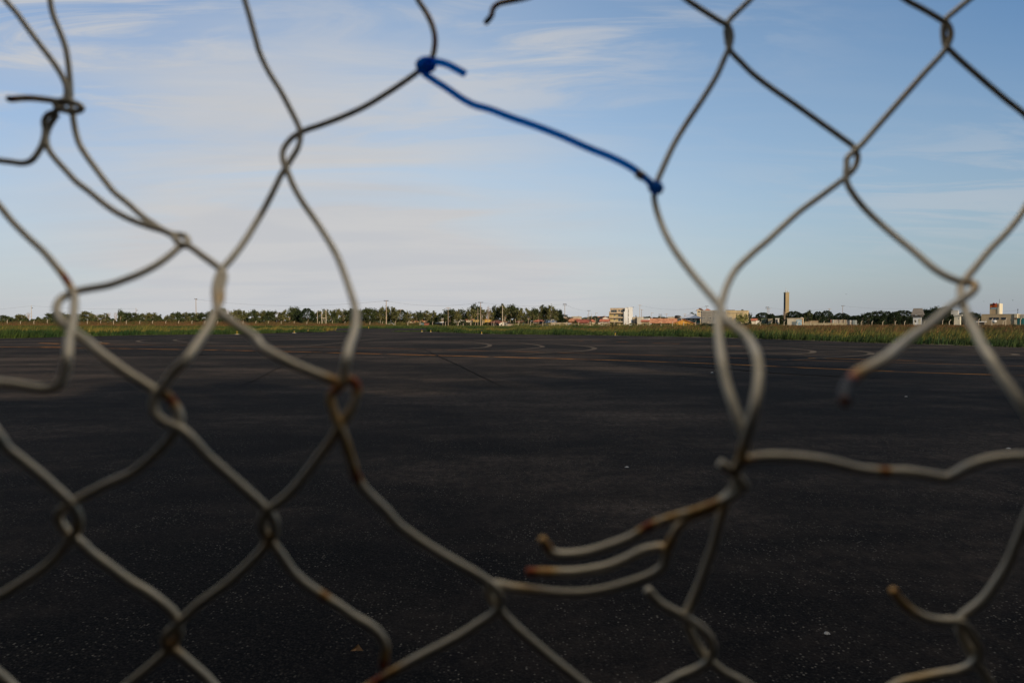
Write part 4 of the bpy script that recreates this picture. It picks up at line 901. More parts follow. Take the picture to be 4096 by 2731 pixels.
# store with sign tower; local frame from the 3880-origin zoom (10.89 px per photo px)
Y = 262; K = Y / FPX
def qx(z): return ((3880 + z / 10.89) - (3880 + 482 / 10.89)) * K * .805
def qz(z): return EYE + (HOR - (1190 + z / 10.89)) * K
QR = -(math.atan(.70) + R(7)); QO = Vector(((3880 + 482 / 10.89 - 2048) * K, Y, 0))
def qworld(lx_, ly_): return (QO.x + lx_ * math.cos(QR) - ly_ * math.sin(QR), QO.y + lx_ * math.sin(QR) + ly_ * math.cos(QR), 0)
e = empty("store", QO, QR); setp(e, "tan store with ribbon windows and a tall sign tower", "store")
TANW = noise_mat("store_wall", (0.40, 0.31, 0.19), (0.35, 0.265, 0.16), .5, .85, stretch=(1, 1, .2)); PALE = paint((0.66, 0.58, 0.42))
m = MB(); m.box(0, 0, -.2, qx(1925), 18, qz(735)); m.build("wall", TANW, e)
m = MB(); m.box(-.08, -.08, qz(735) + .002, qx(1925), 18.1, qz(722)); m.build("roof", TANW, e)
m = MB(); m.box(qx(1925) + .003, -.25, -.2, qx(2050), 17, qz(722)); m.build("corner_pier", PALE, e)
m = MB(); m.box(qx(2050) + .003, 2, -.2, qx(2050) + 22, 17, qz(735)); m.build("side_wing", PALE, e)
m = MB(); m.box(qx(2190), 1.9, qz(870), qx(2290), 1.995, qz(760)); m.build("wall_panel", paint((0.42, 0.42, 0.40)), e)
for a, b in ((850, 1105), (1145, 1255), (1375, 1560)):
    m = MB(); fr = .06; x0_, x1_, z0_, z1_ = qx(a), qx(b), qz(958), qz(876)
    m.box(x0_ - fr, -.06, z0_ - fr, x1_ + fr, -.003, z0_); m.box(x0_ - fr, -.06, z1_, x1_ + fr, -.003, z1_ + fr); m.box(x0_ - fr, -.06, z0_, x0_, -.003, z1_); m.box(x1_, -.06, z0_, x1_ + fr, -.003, z1_)
    n = max(2, int((b - a) / 45))
    for k in range(1, n): xx = x0_ + (x1_ - x0_) * k / n; m.box(xx - .02, -.04, z0_, xx + .02, -.025, z1_)
    f = m.build("window", M_darkmetal, e); m = MB(); m.box(x0_, -.02, z0_, x1_, -.004, z1_); m.build("pane", M_glass, f)
m = MB(); m.box(qx(1925) + .1, -.32, qz(962), qx(2040), -.253, qz(880)); m.build("window", paint((0.22, 0.13, 0.07)), e)
# tower
tx0 = qx(832); tx1 = qx(1182); tz = qz(272); td = 8.5
m = MB(); m.box(tx0, 1.0, qz(722) + .01, tx1, 1 + td, tz); tw_ = m.build("sign_tower", TANW, e)
m = MB(); m.box(tx1 + .003, .85, qz(722) + .01, qx(1265), 1 + td, tz + .1); m.build("lit_tower_side", paint((0.74, 0.68, 0.52)), e)  # narrow right side, sunlight painted in as a paler colour
M_sign = noise_mat("sign_orange", (0.62, 0.16, 0.02), (0.50, 0.05, 0.015), .45, .5, lo=.42, hi=.58)
m = MB(); m.box(qx(850), .90, qz(428), qx(1168), .995, qz(300)); sg = m.build("sign_board", M_sign, e)
m = MB(); m.box(qx(885), .93, qz(505), qx(1160), .995, qz(445)); m.build("pale_blue_panel", paint((0.30, 0.40, 0.42)), e)
def sign_text(txt, cx, cz, size, mat, bold=0.02):
    cu = bpy.data.curves.new("sign_letters", 'FONT'); cu.body = txt; cu.size = size; cu.extrude = 0.02; cu.offset = bold; cu.align_x = 'CENTER'
    t = bpy.data.objects.new("tmp", cu); link(t); dg = bpy.context.evaluated_depsgraph_get(); dg.update()
    me = bpy.data.meshes.new_from_object(t.evaluated_get(dg)); bpy.data.objects.remove(t)
    me.materials.clear(); me.materials.append(mat)
    o = link(bpy.data.objects.new("sign_letters", me)); o.rotation_euler = (math.pi / 2, 0, 0); o.location = (cx, .87, cz); o.parent = sg; return o
MK = paint((0.03, 0.008, 0.006)); MR_ = paint((0.14, 0.008, 0.008)); MX = paint((0.50, 0.06, 0.02))
sign_text("m2", qx(945), qz(358), 1.1, MK); sign_text("B", qx(1012), qz(366), 1.5, MR_, .04); sign_text("X", qx(1072), qz(372), 1.7, MX, .03)
m = MB(); m.box(qx(925), .86, qz(420), qx(1100), .895, qz(392)); m.build("sign_bar", MR_, sg)
m = MB(); m.tube([(qx(1222), 3, tz), (qx(1225), 3, qz(70))], .05, 6); m.build("antenna", M_darkmetal, e)
m = MB(); m.box(qx(1205), .80, qz(428), qx(1248), .845, qz(300)); m.build("side_sign", paint((0.50, 0.34, 0.24)), e)
# things in front of the store
e2 = empty("container", qworld(qx(2110), -5), QR); setp(e2, "teal container right of the dark pole by the store", "container")
w = qx(2400) - qx(2110); m = MB(); m.box(0, 0, .1, w, 2.4, qz(900)); m.build("body", paint((0.02, 0.16, 0.16)), e2)
m = MB(); [m.box(.2 + k * .5, -.04, .3, .3 + k * .5, -.001, qz(912)) for k in range(int(w / .5) - 1)]; m.build("ribs", paint((0.02, 0.12, 0.12)), e2)
# satellite-dish-like white street globe sign on a mast
e2 = empty("billboard_mast", qworld(qx(1180), -8), QR); setp(e2, "white drop shaped sign on a short mast below the store windows", "sign")
m = MB(); m.tube([(0, 0, 0), (0, 0, qz(1125))], .08, 8); m.build("mast", M_post, e2)
m = MB(); zc1 = qz(1125); zc2 = qz(985); m.tube([(0, 0, zc1), (0, 0, zc1 + (zc2 - zc1) * .4), (0, 0, zc1 + (zc2 - zc1) * .75), (0, 0, zc2)], [.15, .75, .95, .5], 14); sgn = m.build("sign_head", paint((0.72, 0.72, 0.72)), e2, True)
m = MB(); m.box(-.05, -1.0, zc1 + 1.2, .45, -.80, zc1 + 1.75); m.build("dark_mark", paint((0.03, 0.06, 0.14)), sgn)
B("canopy", "thin white canopy roof beside the left end of the store", "canopy", 8, 1500, 1650, 628, 258, (0.10, 0.08, 0.06), 3, 0, 'shed', 618, paint((0.7, 0.7, 0.68)), over=.4)

# parked car near the taxiway ----------------------------------------------------
Yc = 292; cx = W2(4, 62, Yc); L_ = W2(4, 182, Yc) - cx
e = empty("parked_car", (cx, Yc, 0)); setp(e, "small white car parked beside the tall pole behind the taxiway", "car")
s_ = L_ / 4.2
prof = [(0, .35), (0.05, .85), (0.9, .98), (1.5, 1.38), (2.7, 1.42), (3.5, 1.02), (4.15, .85), (4.2, .35)]
m = MB(); m.prism([(x * s_, z * 1.0) for x, z in prof], 0, 1.7); m.build("body", paint((0.80, 0.80, 0.78)), e)
m = MB(); m.prism([(1.05 * s_, 1.0), (1.55 * s_, 1.33), (2.6 * s_, 1.36), (3.3 * s_, 1.02)], -.012, -.002); m.build("side_window", M_glass, e)
for x in (.8, 3.4):
    m = MB(); m.tube([(x * s_, -.05, .33), (x * s_, .18, .33)], .33, 14); t = m.build("wheel", M_darkmetal, e); m = MB(); m.tube([(x * s_, -.07, .33), (x * s_, -.052, .33)], .18, 10); m.build("rim", paint((.5, .5, .5)), t)

# ------------------------------------------------------------------ airfield edge lights
LIGHTS = [(364,1341,'yellow runway edge light without a visible cap at the far left grass','y'),(950,1337.2,'yellow edge light with a base plate right of the second fence strand','y'),
 (1178,1331.6,'black capped yellow edge light on a pale base at the left grass tip','b'),(1233,1327.8,'black capped edge light standing alone past the left grass tip','b'),
 (1475,1313.8,'tiny pale edge light on the far side of the taxiway','y'),(1688,1327.8,'black capped edge light just left of the right grass tip','b'),
 (1723.5,1328.2,'black cap of an edge light half sunk in the right grass tip','b'),(1926.5,1335.4,'black capped yellow edge light in front of the golden grass','b'),(2460,1341.8,'slim yellow edge light below the balcony building','b')]
M_ly = noise_mat("yellow_paint", (0.42, 0.27, 0.03), (0.34, 0.21, 0.03), 8, .5); M_lb = noise_mat("dark_blue_glass", (0.008, 0.010, 0.03), (0.01, .01, .02), 8, .2)
M_base = noise_mat("base_concrete", (0.40, 0.36, 0.28), (0.30, 0.27, 0.22), 6, .9)
for sx, sy, lab, k in LIGHTS:
    x, y = G(sx, sy); e = empty("edge_light", (x, y - .15, .004)); setp(e, lab, "runway light", "edge lights along the grass")
    e.scale = (.78, .78, .74)
    m = MB(); m.tube([(0, 0, 0), (0, 0, .05)], [.38, .34] if sx in (950, 1178) else [.17, .15], 20); m.build("base_plate", M_base, e)
    m = MB(); m.tube([(0, 0, .05), (0, 0, .12), (0, 0, .14), (0, 0, .30), (0, 0, .36), (0, 0, .40)], [.09, .09, .05, .05, .11, .11], 12); m.build("stem", M_ly, e, True)
    m = MB(); m.tube([(0, 0, .40), (0, 0, .46), (0, 0, .56), (0, 0, .62)], [.10, .11, .08, .02], 12); m.build("cap", M_lb if k == 'b' else M_ly, e, True)

# litter and stones on the apron ---------------------------------------------------
M_stone = noise_mat("pale_stone", (0.40, 0.38, 0.35), (0.25, 0.23, 0.2), 20, .8); M_leafdry = noise_mat("dry_leaf", (0.36, 0.20, 0.09), (0.22, 0.12, 0.05), 20, .8)
LIT = [(1439,1075,.030,'s',"small white stone lying in the middle of the dark apron"),(1899,1458,.020,'s',"white scrap near the lower right of the apron"),(1635,857,.06,'s',"white speck beyond the right side of the hole"),
 (2081,912,.04,'s',"white stone inside the right hand mesh"),
 (820,1497,.028,'l',"dry brown leaf on the asphalt near the bottom"),(2316,1032,.035,'s',"white stone near the right edge of the apron"),]
for vx, vy, r, k, lab in LIT:
    x, y = GV(vx, vy); r *= .75
    bm_v = []; m = MB()
    if k == 's':
        m.tube([(x, y, .003), (x + r*.1, y, .004 + r*.2), (x, y + r*.1, .004 + r*.55), (x, y, .004 + r*.7)], [r*.7, r, r*.75, r*.2], 7); o = m.build("stone", M_stone, None, False)
    elif k == 'f':
        m.poly([(x - r*1.3, y, .006), (x + r*.9, y - r*.4, .009), (x + r*1.3, y + r*.5, .018), (x - r*.8, y + r*.6, .010), (x, y, .012)], [(0, 1, 4), (1, 2, 4), (2, 3, 4), (3, 0, 4)]); o = m.build("paper_scrap", M_stone)
    else:
        m.poly([(x - r*1.4, y, .006), (x - r*.2, y - r*.5, .012), (x + r*1.4, y - r*.1, .008), (x + r*.2, y + r*.3, .035), (x - r*.1, y + r*.2, .02)], [(0, 1, 4), (1, 2, 3), (1, 3, 4), (4, 3, 0)]); o = m.build("dry_leaf", M_leafdry)
    setp(o, lab, {'s': 'stone', 'f': 'scrap', 'l': 'leaf'}[k])
# birds --------------------------------------------------------------------------
for i, (s, u, v, lab) in enumerate(((7, 1415, 122, "tiny dark bird in the sky above the round dark trees"), (8, 1625, 250, "tiny dark bird just left of the sign tower top"), (8, 2150, 232, "tiny dark bird right of the sign tower antenna"))):
    p = at(SX(s, u), SY(v), 190); m = MB()
    m.poly([(-.28, 0, .05), (-.10, -.06, .02), (0, -.16, 0), (.10, -.06, .02), (.30, 0, .09), (.06, .08, .01), (0, .2, 0), (-.06, .08, .01), (0, 0, -.05), (0, 0, .05)],
           [(0, 1, 9, 7), (1, 2, 9), (2, 3, 9), (3, 4, 5, 9), (5, 6, 9), (6, 7, 9), (0, 7, 8, 1), (1, 8, 2), (2, 8, 3), (3, 8, 5, 4), (5, 8, 6), (6, 8, 7)])
    o = m.build("bird", M_darkmetal); o.location = p; o.rotation_euler = (0.2, 0.2 * i, 0.5 * i); setp(o, lab, "bird", "distant birds")
# ------------------------------------------------------------------ foliage
def leaf_quads(cent, size, rng, flat=0.0):
    n = len(cent)
    a = rng.normal(size=(n, 3)); a[:, 2] *= (1 - flat); a /= np.linalg.norm(a, axis=1)[:, None] + 1e-9
    b = rng.normal(size=(n, 3)); b[:, 2] *= (1 - flat); b -= a * (a * b).sum(1)[:, None]; b /= np.linalg.norm(b, axis=1)[:, None] + 1e-9
    s = size * rng.uniform(.6, 1.35, n)[:, None]
    v = np.stack([cent - a*s, cent - b*s*.6, cent + a*s, cent + b*s*.6], 1).reshape(-1, 3)
    q = np.arange(n * 4).reshape(-1, 4); return v, q
def crown_mesh(kind, seed):
    r = np.random.default_rng(seed); C = []; br = []
    if kind == 'airy':          # separate clumps held up on limbs, gaps between
        nc = 21
        for i in range(nc):
            ang = r.uniform(0, 2*np.pi); rad = np.sqrt(r.uniform(0.02, 1)) * .42; z = .34 + .60 * r.uniform() * (1.15 - rad * 1.4) + .03
            c = np.array([rad*np.cos(ang), rad*np.sin(ang), min(z, .95)]); br.append(c)
            k = r.integers(95, 135); p = r.normal(size=(k, 3)) * np.array([.075, .075, .055]) * r.uniform(.7, 1.15) + c; C.append(p)
        size = .034
    elif kind == 'full':        # bushy crown reaching down
        for i in range(40):
            ang = r.uniform(0, 2*np.pi); z = r.uniform(.12, .92); rad = np.sqrt(r.uniform(0, 1)) * .48 * np.sqrt(max(.05, 1 - ((z - .5) / .52) ** 2))
            c = np.array([rad*np.cos(ang), rad*np.sin(ang), z])
            if i % 3 == 0: br.append(c)
            k = r.integers(70, 110); C.append(r.normal(size=(k, 3)) * np.array([.068, .068, .055]) + c)
        size = .036
    elif kind == 'mango':       # dense round dome
        n = 2600; th_ = r.uniform(0, 2*np.pi, n); z = r.uniform(0.0, 1, n) ** .8; rr = np.sqrt(np.clip(1 - (z * .98) ** 2.3, 0, 1)) * .5
        lump = 1 + .09 * np.sin(th_ * 5 + z * 9) + .07 * np.sin(th_ * 9 - z * 13 + 1) + r.normal(size=n) * .035
        rr = rr * lump * r.uniform(.82, 1.0, n); C.append(np.stack([rr*np.cos(th_), rr*np.sin(th_), .05 + z * .93 * (1 + .03*np.sin(th_*4))], 1))
        for i in range(5): a = r.uniform(0, 6.28); br.append(np.array([.2*np.cos(a), .2*np.sin(a), .6]))
        size = .034
    elif kind == 'bare':        # thin twiggy crown
        for i in range(26):
            ang = r.uniform(0, 2*np.pi); z = r.uniform(.35, .97); rad = r.uniform(.1, .42) * np.sqrt(max(.1, 1 - ((z - .55) / .5) ** 2)); br.append(np.array([rad*np.cos(ang), rad*np.sin(ang), z]))
            C.append(r.normal(size=(16, 3)) * .05 + br[-1])
        size = .016
    elif kind == 'palm':
        for i in range(16):
            a = i * 6.283 / 16 + r.uniform(-.2, .2); up = r.uniform(.0, .5)
            t = np.linspace(0, 1, 26); x = t * .48; zz = .72 + up * .45 * t - .38 * t * t
            jitter = r.normal(size=(26, 3)) * .012
            C.append(np.stack([x*np.cos(a), x*np.sin(a), zz], 1) + jitter)
        size = .035
    elif kind == 'bush':
        for i in range(16):
            ang = r.uniform(0, 6.283); rad = np.sqrt(r.uniform()) * .42; z = r.uniform(.1, .82) * (1 - rad * .6)
            C.append(r.normal(size=(60, 3)) * np.array([.09, .09, .09]) + np.array([rad*np.cos(ang), rad*np.sin(ang), z]))
        size = .035
    P = np.concatenate(C); P = P[P[:, 2] > 0.0]
    v, q = leaf_quads(P, size, r, .25 if kind != 'palm' else 0)
    return v, q, br
def trunk_mesh(kind, br, seed):
    r = random.Random(seed); m = MB()
    if kind == 'bush': return None
    th_ = {'airy': .018, 'full': .02, 'mango': .045, 'bare': .014, 'palm': .022}[kind]
    fork = {'airy': .34, 'full': .22, 'mango': .15, 'bare': .25, 'palm': .72}[kind]
    lean = r.uniform(-.03, .03)
    m.tube([(0, 0, -.01), (lean * .5, 0, fork * .5), (lean, 0, fork)], [th_ * 1.2, th_, th_ * .8], 7)
    for c in br:
        mid = (lean + (c[0] - lean) * .45 + r.uniform(-.03, .03), c[1] * .45, fork + (c[2] - fork) * .6)
        m.tube([(lean, 0, fork - .02), mid, (c[0], c[1], c[2])], [th_ * .55, th_ * .32, th_ * .12], 5)
        if kind == 'bare':
            for k in range(3): m.tube([mid, (c[0] + r.uniform(-.08, .08), c[1] + r.uniform(-.08, .08), c[2] + r.uniform(-.02, .06))], [th_ * .22, th_ * .08], 4)
    return m
PROTO = {}
def proto(kind, var, leafmat, barkmat):
    key = (kind, var, leafmat.name)
    if key not in PROTO:
        v, q, br = crown_mesh(kind, 100 * var + len(kind) * 7 + ord(kind[0])); me = np_mesh("crown", v, q, mat=leafmat)
        t = trunk_mesh(kind, br, var)
        tm = None
        if t is not None:
            tm = bpy.data.meshes.new("trunk"); tm.from_pydata(t.v, [], t.f); tm.materials.append(barkmat); tm.update()
        PROTO[key] = (me, tm)
    return PROTO[key]
def make_tree(name, kind, var, x, Y, wid, hgt, leafmat, barkmat, rz=None, deep=None):
    me, tm = proto(kind, var, leafmat, barkmat)
    e = empty(name, (x, Y, 0), random.uniform(0, 6.28) if rz is None else rz)
    e.scale = (wid, wid if deep is None else deep, hgt)
    c = link(bpy.data.objects.new("crown", me)); c.parent = e
    if tm: t = link(bpy.data.objects.new("trunk", tm)); t.parent = e
    return e
# strip, u centre, v top, width in u, kind, colour
D_, A_, L_, R2 = 'dark', 'airy', 'mid', 'bare'
TREES = [(1,60,528,150,'full',L_),(1,200,528,110,'full',L_),(1,345,498,165,'full',A_),(1,510,488,115,'bare',R2),(1,640,575,150,'full',L_),(1,790,543,140,'airy',A_),(1,920,500,160,'full',L_),(1,1060,478,150,'full',D_),(1,1190,470,165,'airy',A_),
 (1,1310,500,140,'full',L_),(1,1450,463,165,'airy',A_),(1,1570,463,165,'full',A_),(1,1680,468,130,'airy',A_),(1,1760,490,110,'bare',R2),(1,1870,453,150,'airy',A_),(1,1965,460,130,'bare',R2),(1,2095,465,90,'bare',R2),(1,2168,418,75,'airy',L_),(1,2262,463,175,'full',L_),
 (2,85,463,160,'full',L_),(2,205,480,110,'airy',L_),(2,330,463,150,'full',A_),(2,460,460,140,'airy',A_),(2,562,490,95,'airy',L_),(2,760,490,130,'full',A_),(2,885,468,160,'full',L_),(2,1052,458,145,'airy',A_),(2,1155,462,130,'full',L_),(2,1272,462,100,'airy',A_),
 (2,1420,460,190,'full',L_),(2,1562,408,130,'airy',A_),(2,1680,408,150,'full',L_),(2,1800,428,120,'bare',R2),(2,1890,405,150,'airy',A_),(2,2005,400,150,'full',A_),(2,2122,408,140,'airy',A_),(2,2252,448,130,'full',L_),
 (3,100,428,180,'full',A_),(3,272,426,170,'full',L_),(3,400,450,110,'bare',R2),(3,500,413,150,'airy',A_),(3,602,425,110,'airy',L_),(3,690,400,155,'full',L_),(3,800,405,140,'full',D_),(3,925,398,230,'mango',D_),(3,1062,420,130,'full',L_),(3,1190,373,140,'airy',A_),(3,1275,373,95,'airy',A_),
 (3,1372,393,140,'airy',L_),(3,1450,400,120,'full',A_),(3,1572,388,130,'airy',A_),(3,1680,363,160,'airy',L_),(3,1790,400,140,'full',L_),(3,1905,413,150,'full',L_),(3,2042,385,190,'full',L_),(3,2150,400,130,'airy',L_),(3,2250,383,160,'airy',A_),
 (4,25,388,130,'full',L_),(4,112,373,130,'airy',A_),(4,205,393,140,'airy',A_),(4,300,420,240,'mango',L_),(4,448,404,120,'airy',A_),(4,582,428,135,'airy',A_),(4,650,440,80,'airy',L_),(4,752,408,180,'airy',A_),(4,890,428,115,'airy',A_),(4,805,575,150,'bush',D_),(4,880,585,110,'bush',D_),(4,980,468,130,'airy',L_),(4,1060,453,135,'airy',L_),
 (4,1205,400,200,'full',L_),(4,1322,388,130,'airy',A_),(4,1430,373,180,'airy',L_),(4,1560,350,150,'airy',A_),(4,1655,325,160,'airy',L_),(4,1782,393,140,'airy',A_),(4,1880,398,120,'bare',R2),(4,1950,408,110,'airy',A_),(4,2022,363,130,'airy',L_),(4,2112,328,140,'airy',A_),(4,2190,330,150,'airy',A_),(4,2282,338,150,'airy',L_),
 (5,22,340,180,'airy',L_),(5,132,350,180,'airy',A_),(5,292,353,170,'airy',A_),(5,392,375,120,'airy',L_),(5,482,358,140,'airy',A_),(5,602,343,190,'airy',L_),(5,702,345,180,'airy',A_),(5,790,388,110,'airy',A_),(5,850,435,95,'full',D_),(5,905,515,190,'full',D_),(5,1130,540,110,'bush',D_),
 (5,1500,488,120,'palm',D_),(6,945,435,120,'airy',L_),(6,1852,398,80,'mango',D_),(6,1962,455,90,'full',D_),(6,2225,453,265,'mango',D_),
 (7,62,474,150,'mango',D_),(7,212,498,170,'full',D_),(7,300,408,90,'bare',R2),(7,460,430,330,'mango',D_),(7,590,470,190,'mango',D_),(7,725,450,230,'mango',D_),(7,730,390,150,'airy',L_),(7,910,435,200,'mango',D_),(7,1062,418,210,'mango',D_),(7,1330,460,300,'mango',D_),(7,1590,508,240,'mango',D_),(7,1715,445,80,'airy',D_),
 (7,1830,450,200,'mango',D_),(7,1995,420,200,'full',D_),(7,2160,430,180,'mango',D_),(7,2290,440,190,'mango',D_),
 (8,170,415,370,'mango',D_),(8,560,395,190,'full',D_),(8,690,378,220,'full',D_),(8,830,352,240,'full',D_),(8,950,352,220,'mango',D_),(8,720,460,420,'mango',D_),(8,990,430,230,'mango',D_),(8,1260,452,230,'mango',D_),(8,1400,448,200,'full',D_),(8,1505,462,150,'full',D_)]
BUSH = [(1,1870,655,110,215),(5,1150,655,110,200),(5,1830,605,150,215),(5,445,620,110,260),(6,1100,640,150,225),(6,1230,618,240,225),(6,1335,648,150,225),(6,1790,590,150,230),(6,1905,592,220,230),(6,2300,630,180,220),(7,80,690,80,130),(7,1935,650,110,140),(7,2260,640,150,160),(8,660,760,150,120),(8,1030,750,170,125),(8,1180,700,190,150),(8,1640,705,240,150),(8,1850,720,200,140),(8,2240,640,260,190)]
def region(sx):
    R_ = [(330, "at the far left"), (560, "right of the leftmost lamp pole"), (800, "left of the tall double arm pole"), (1000, "right of the tall double arm pole"), (1240, "behind the left tall grass"), (1420, "by the joined poles"), (1600, "left of the taxiway's tall pole"),
          (1800, "above the cream and yellow houses"), (1960, "around the pole left of the yellow house"), (2120, "above the red hip roof"), (2300, "over the long beige yard wall"), (2500, "behind the red roofs"), (2780, "near the orange barn"), (3140, "just left of the tall tower"), (3330, "just right of the tall tower"), (3480, "behind the sheet metal hoarding"), (3660, "left of the white two storey house"), (3840, "between the white house and the water tank tower"), (5000, "left of the tan store")]
    for a, b in R_:
        if sx < a: return b
tname = {('full', L_): 'bushy mid green tree', ('full', A_): 'bushy light green tree', ('full', D_): 'bushy dark tree', ('airy', A_): 'airy light green tree', ('airy', L_): 'airy mid green tree', ('airy', D_): 'thin dark tree', ('bare', R2): 'bare twiggy tree', ('mango', D_): 'dense round dark tree', ('mango', L_): 'dense round green tree', ('bush', D_): 'low dark bushy tree', ('palm', D_): 'palm with drooping fronds'}
mats = {D_: M_leafdark, A_: M_leaf, L_: M_leafmid, R2: M_twig}
T = sorted(TREES, key=lambda t: SX(t[0], t[1]) + t[2] * 1e-4)
grp = {}
for i, t in enumerate(T): grp.setdefault((t[4], t[5], region(SX(t[0], t[1]))), []).append(i)
for i, (s, u, v, wu, kind, colr) in enumerate(T):
    sx = SX(s, u); Y = random.uniform(302, 320)
    if s in (1, 2, 3) : Y = random.uniform(305, 340)
    if s >= 6: Y = random.uniform(330, 360)
    if s == 7: Y = random.uniform(300, 330)
    if s == 8: Y = random.uniform(305, 330)
    if (s, u) in ((7, 300), (7, 730), (7, 1715)): Y = 298
    if (s, u) in ((6, 945), (6, 1852)): Y = 420
    if (s, u) in ((5, 850), (5, 905)): Y = 318
    if (s, u) in ((5, 1500),): Y = 330
    p = at(sx, SY(v), Y); wid = wu * .2211 / FPX * Y * (1.45 if kind in ('airy', 'full') and s < 6 else 1.30); hgt = p.z * (random.uniform(.98, 1.2) if s < 6 else 1.0)
    if kind == 'bush': hgt = p.z
    nm = {'full': 'bushy_tree', 'airy': 'airy_tree', 'mango': 'round_tree', 'bare': 'bare_tree', 'palm': 'palm_tree', 'bush': 'bush'}[kind]
    e = make_tree(nm, kind, i % 4, p.x, Y, wid, hgt, mats[colr], M_palebark if kind in ('airy', 'bare') else M_bark)
    g_ = grp[(kind, colr, region(sx))]; base_ = "%s %s" % (tname[(kind, colr)], region(sx))
    if len(g_) > 1: base_ = PN[g_.index(i)] + " " + base_
    setp(e, base_, "tree" if kind != 'bush' else "bush", "trees beyond the airfield fence")
bl = ["dark round bush below the posts at the left", "dark bush at the foot of the white low wall", "dark green bush in front of the balcony building", "green bush below the long red roof among thin poles", "small dark bush left of the grey concrete building", "big dark bush in front of the grey concrete building",
      "bush right of the big one before the grey building", "left dark bush under the climbing plants", "large dark bush under the climbing plants", "dark bush below the green container", "dark weed clump in the grass left of the tower", "dark weed standing in the grass below the bent posts", "low dark shrub at the far side of the right grass",
      "dark shrub in the grass under the crossing wire", "tallest dark shrub in the grass left of the water tank tower", "dark shrub below the water tank tower", "dark shrub below the left end of the store", "dark shrub below the store windows", "dark bush in front of the teal container"]
for i, (s, u, v, wu, Y) in enumerate(BUSH):
    p = at(SX(s, u), SY(v), Y); wid = wu * .2211 / FPX * Y
    e = make_tree("bush", 'bush', i % 4, p.x, Y, wid * 1.1, max(p.z, .7) * 1.05, M_leafdark if i % 3 else M_leafmid, M_bark); setp(e, bl[i], "bush", "bushes in and behind the grass")
# climbing plant on the pale yellow building
Y = 322; r = np.random.default_rng(5); n = 900
uu = r.uniform(1740, 1955, n); vv = 480 + 150 * r.uniform(0, 1, n) ** .7 + 20 * np.sin(uu / 14)
P = np.array([tuple(at(SX(6, a), SY(b), Y + r.uniform(-.6, .3))) for a, b in zip(uu, vv)])
v, q = leaf_quads(P, .30, r, .2); o = link(bpy.data.objects.new("climbing_plant", np_mesh("climbing_plant", v, q, mat=noise_mat("climber_leaves", (0.22, 0.22, 0.06), (0.09, 0.11, 0.03), 1, .8, island=.5))))
setp(o, "yellow green climbing plant covering the right of the pale yellow wall", "plant")
# far wood and undergrowth
r = np.random.default_rng(8)
def band(u0s, u1s, n, Y0, Y1, vtop, size, name, mat, jag=10):
    sx = r.uniform(u0s, u1s, n); Yb = r.uniform(Y0, Y1, n)
    top = EYE + (HOR - SY(vtop + jag * np.sin(sx / 9.0) + jag * .7 * np.sin(sx / 3.7 + 1))) / FPX * Yb
    z = r.uniform(0, 1, n) ** .6 * top; x = (sx - 2048) / FPX * Yb
    v, q = leaf_quads(np.stack([x, Yb, z], 1), size, r, .2); o = link(bpy.data.objects.new(name, np_mesh(name, v, q, mat=mat))); setp(o, kind="stuff"); return o
band(2180, 3160, 9000, 520, 620, 542, 1.0, "distant_wood", noise_mat("distant_leaves", (0.030, 0.042, 0.022), (0.05, 0.055, 0.03), .05, .9, island=.4), 8)
band(3080, 4200, 9000, 345, 375, 520, .6, "dark_wood_edge", M_leafdark, 8)
band(-150, 1480, 22000, 312, 345, 572, .45, "undergrowth", M_leafmid, 24)
band(1480, 2290, 9000, 372, 392, 562, .55, "distant_wood", M_leafmid, 18)
band(1480, 2080, 6000, 338, 348, 630, .4, "undergrowth", M_leafmid, 12)
band(2050, 3300, 4000, 292, 300, 655, .30, "weeds", noise_mat("weed_leaves", (0.10, 0.11, 0.03), (0.16, 0.12, 0.05), .3, .9, island=.4), 8)

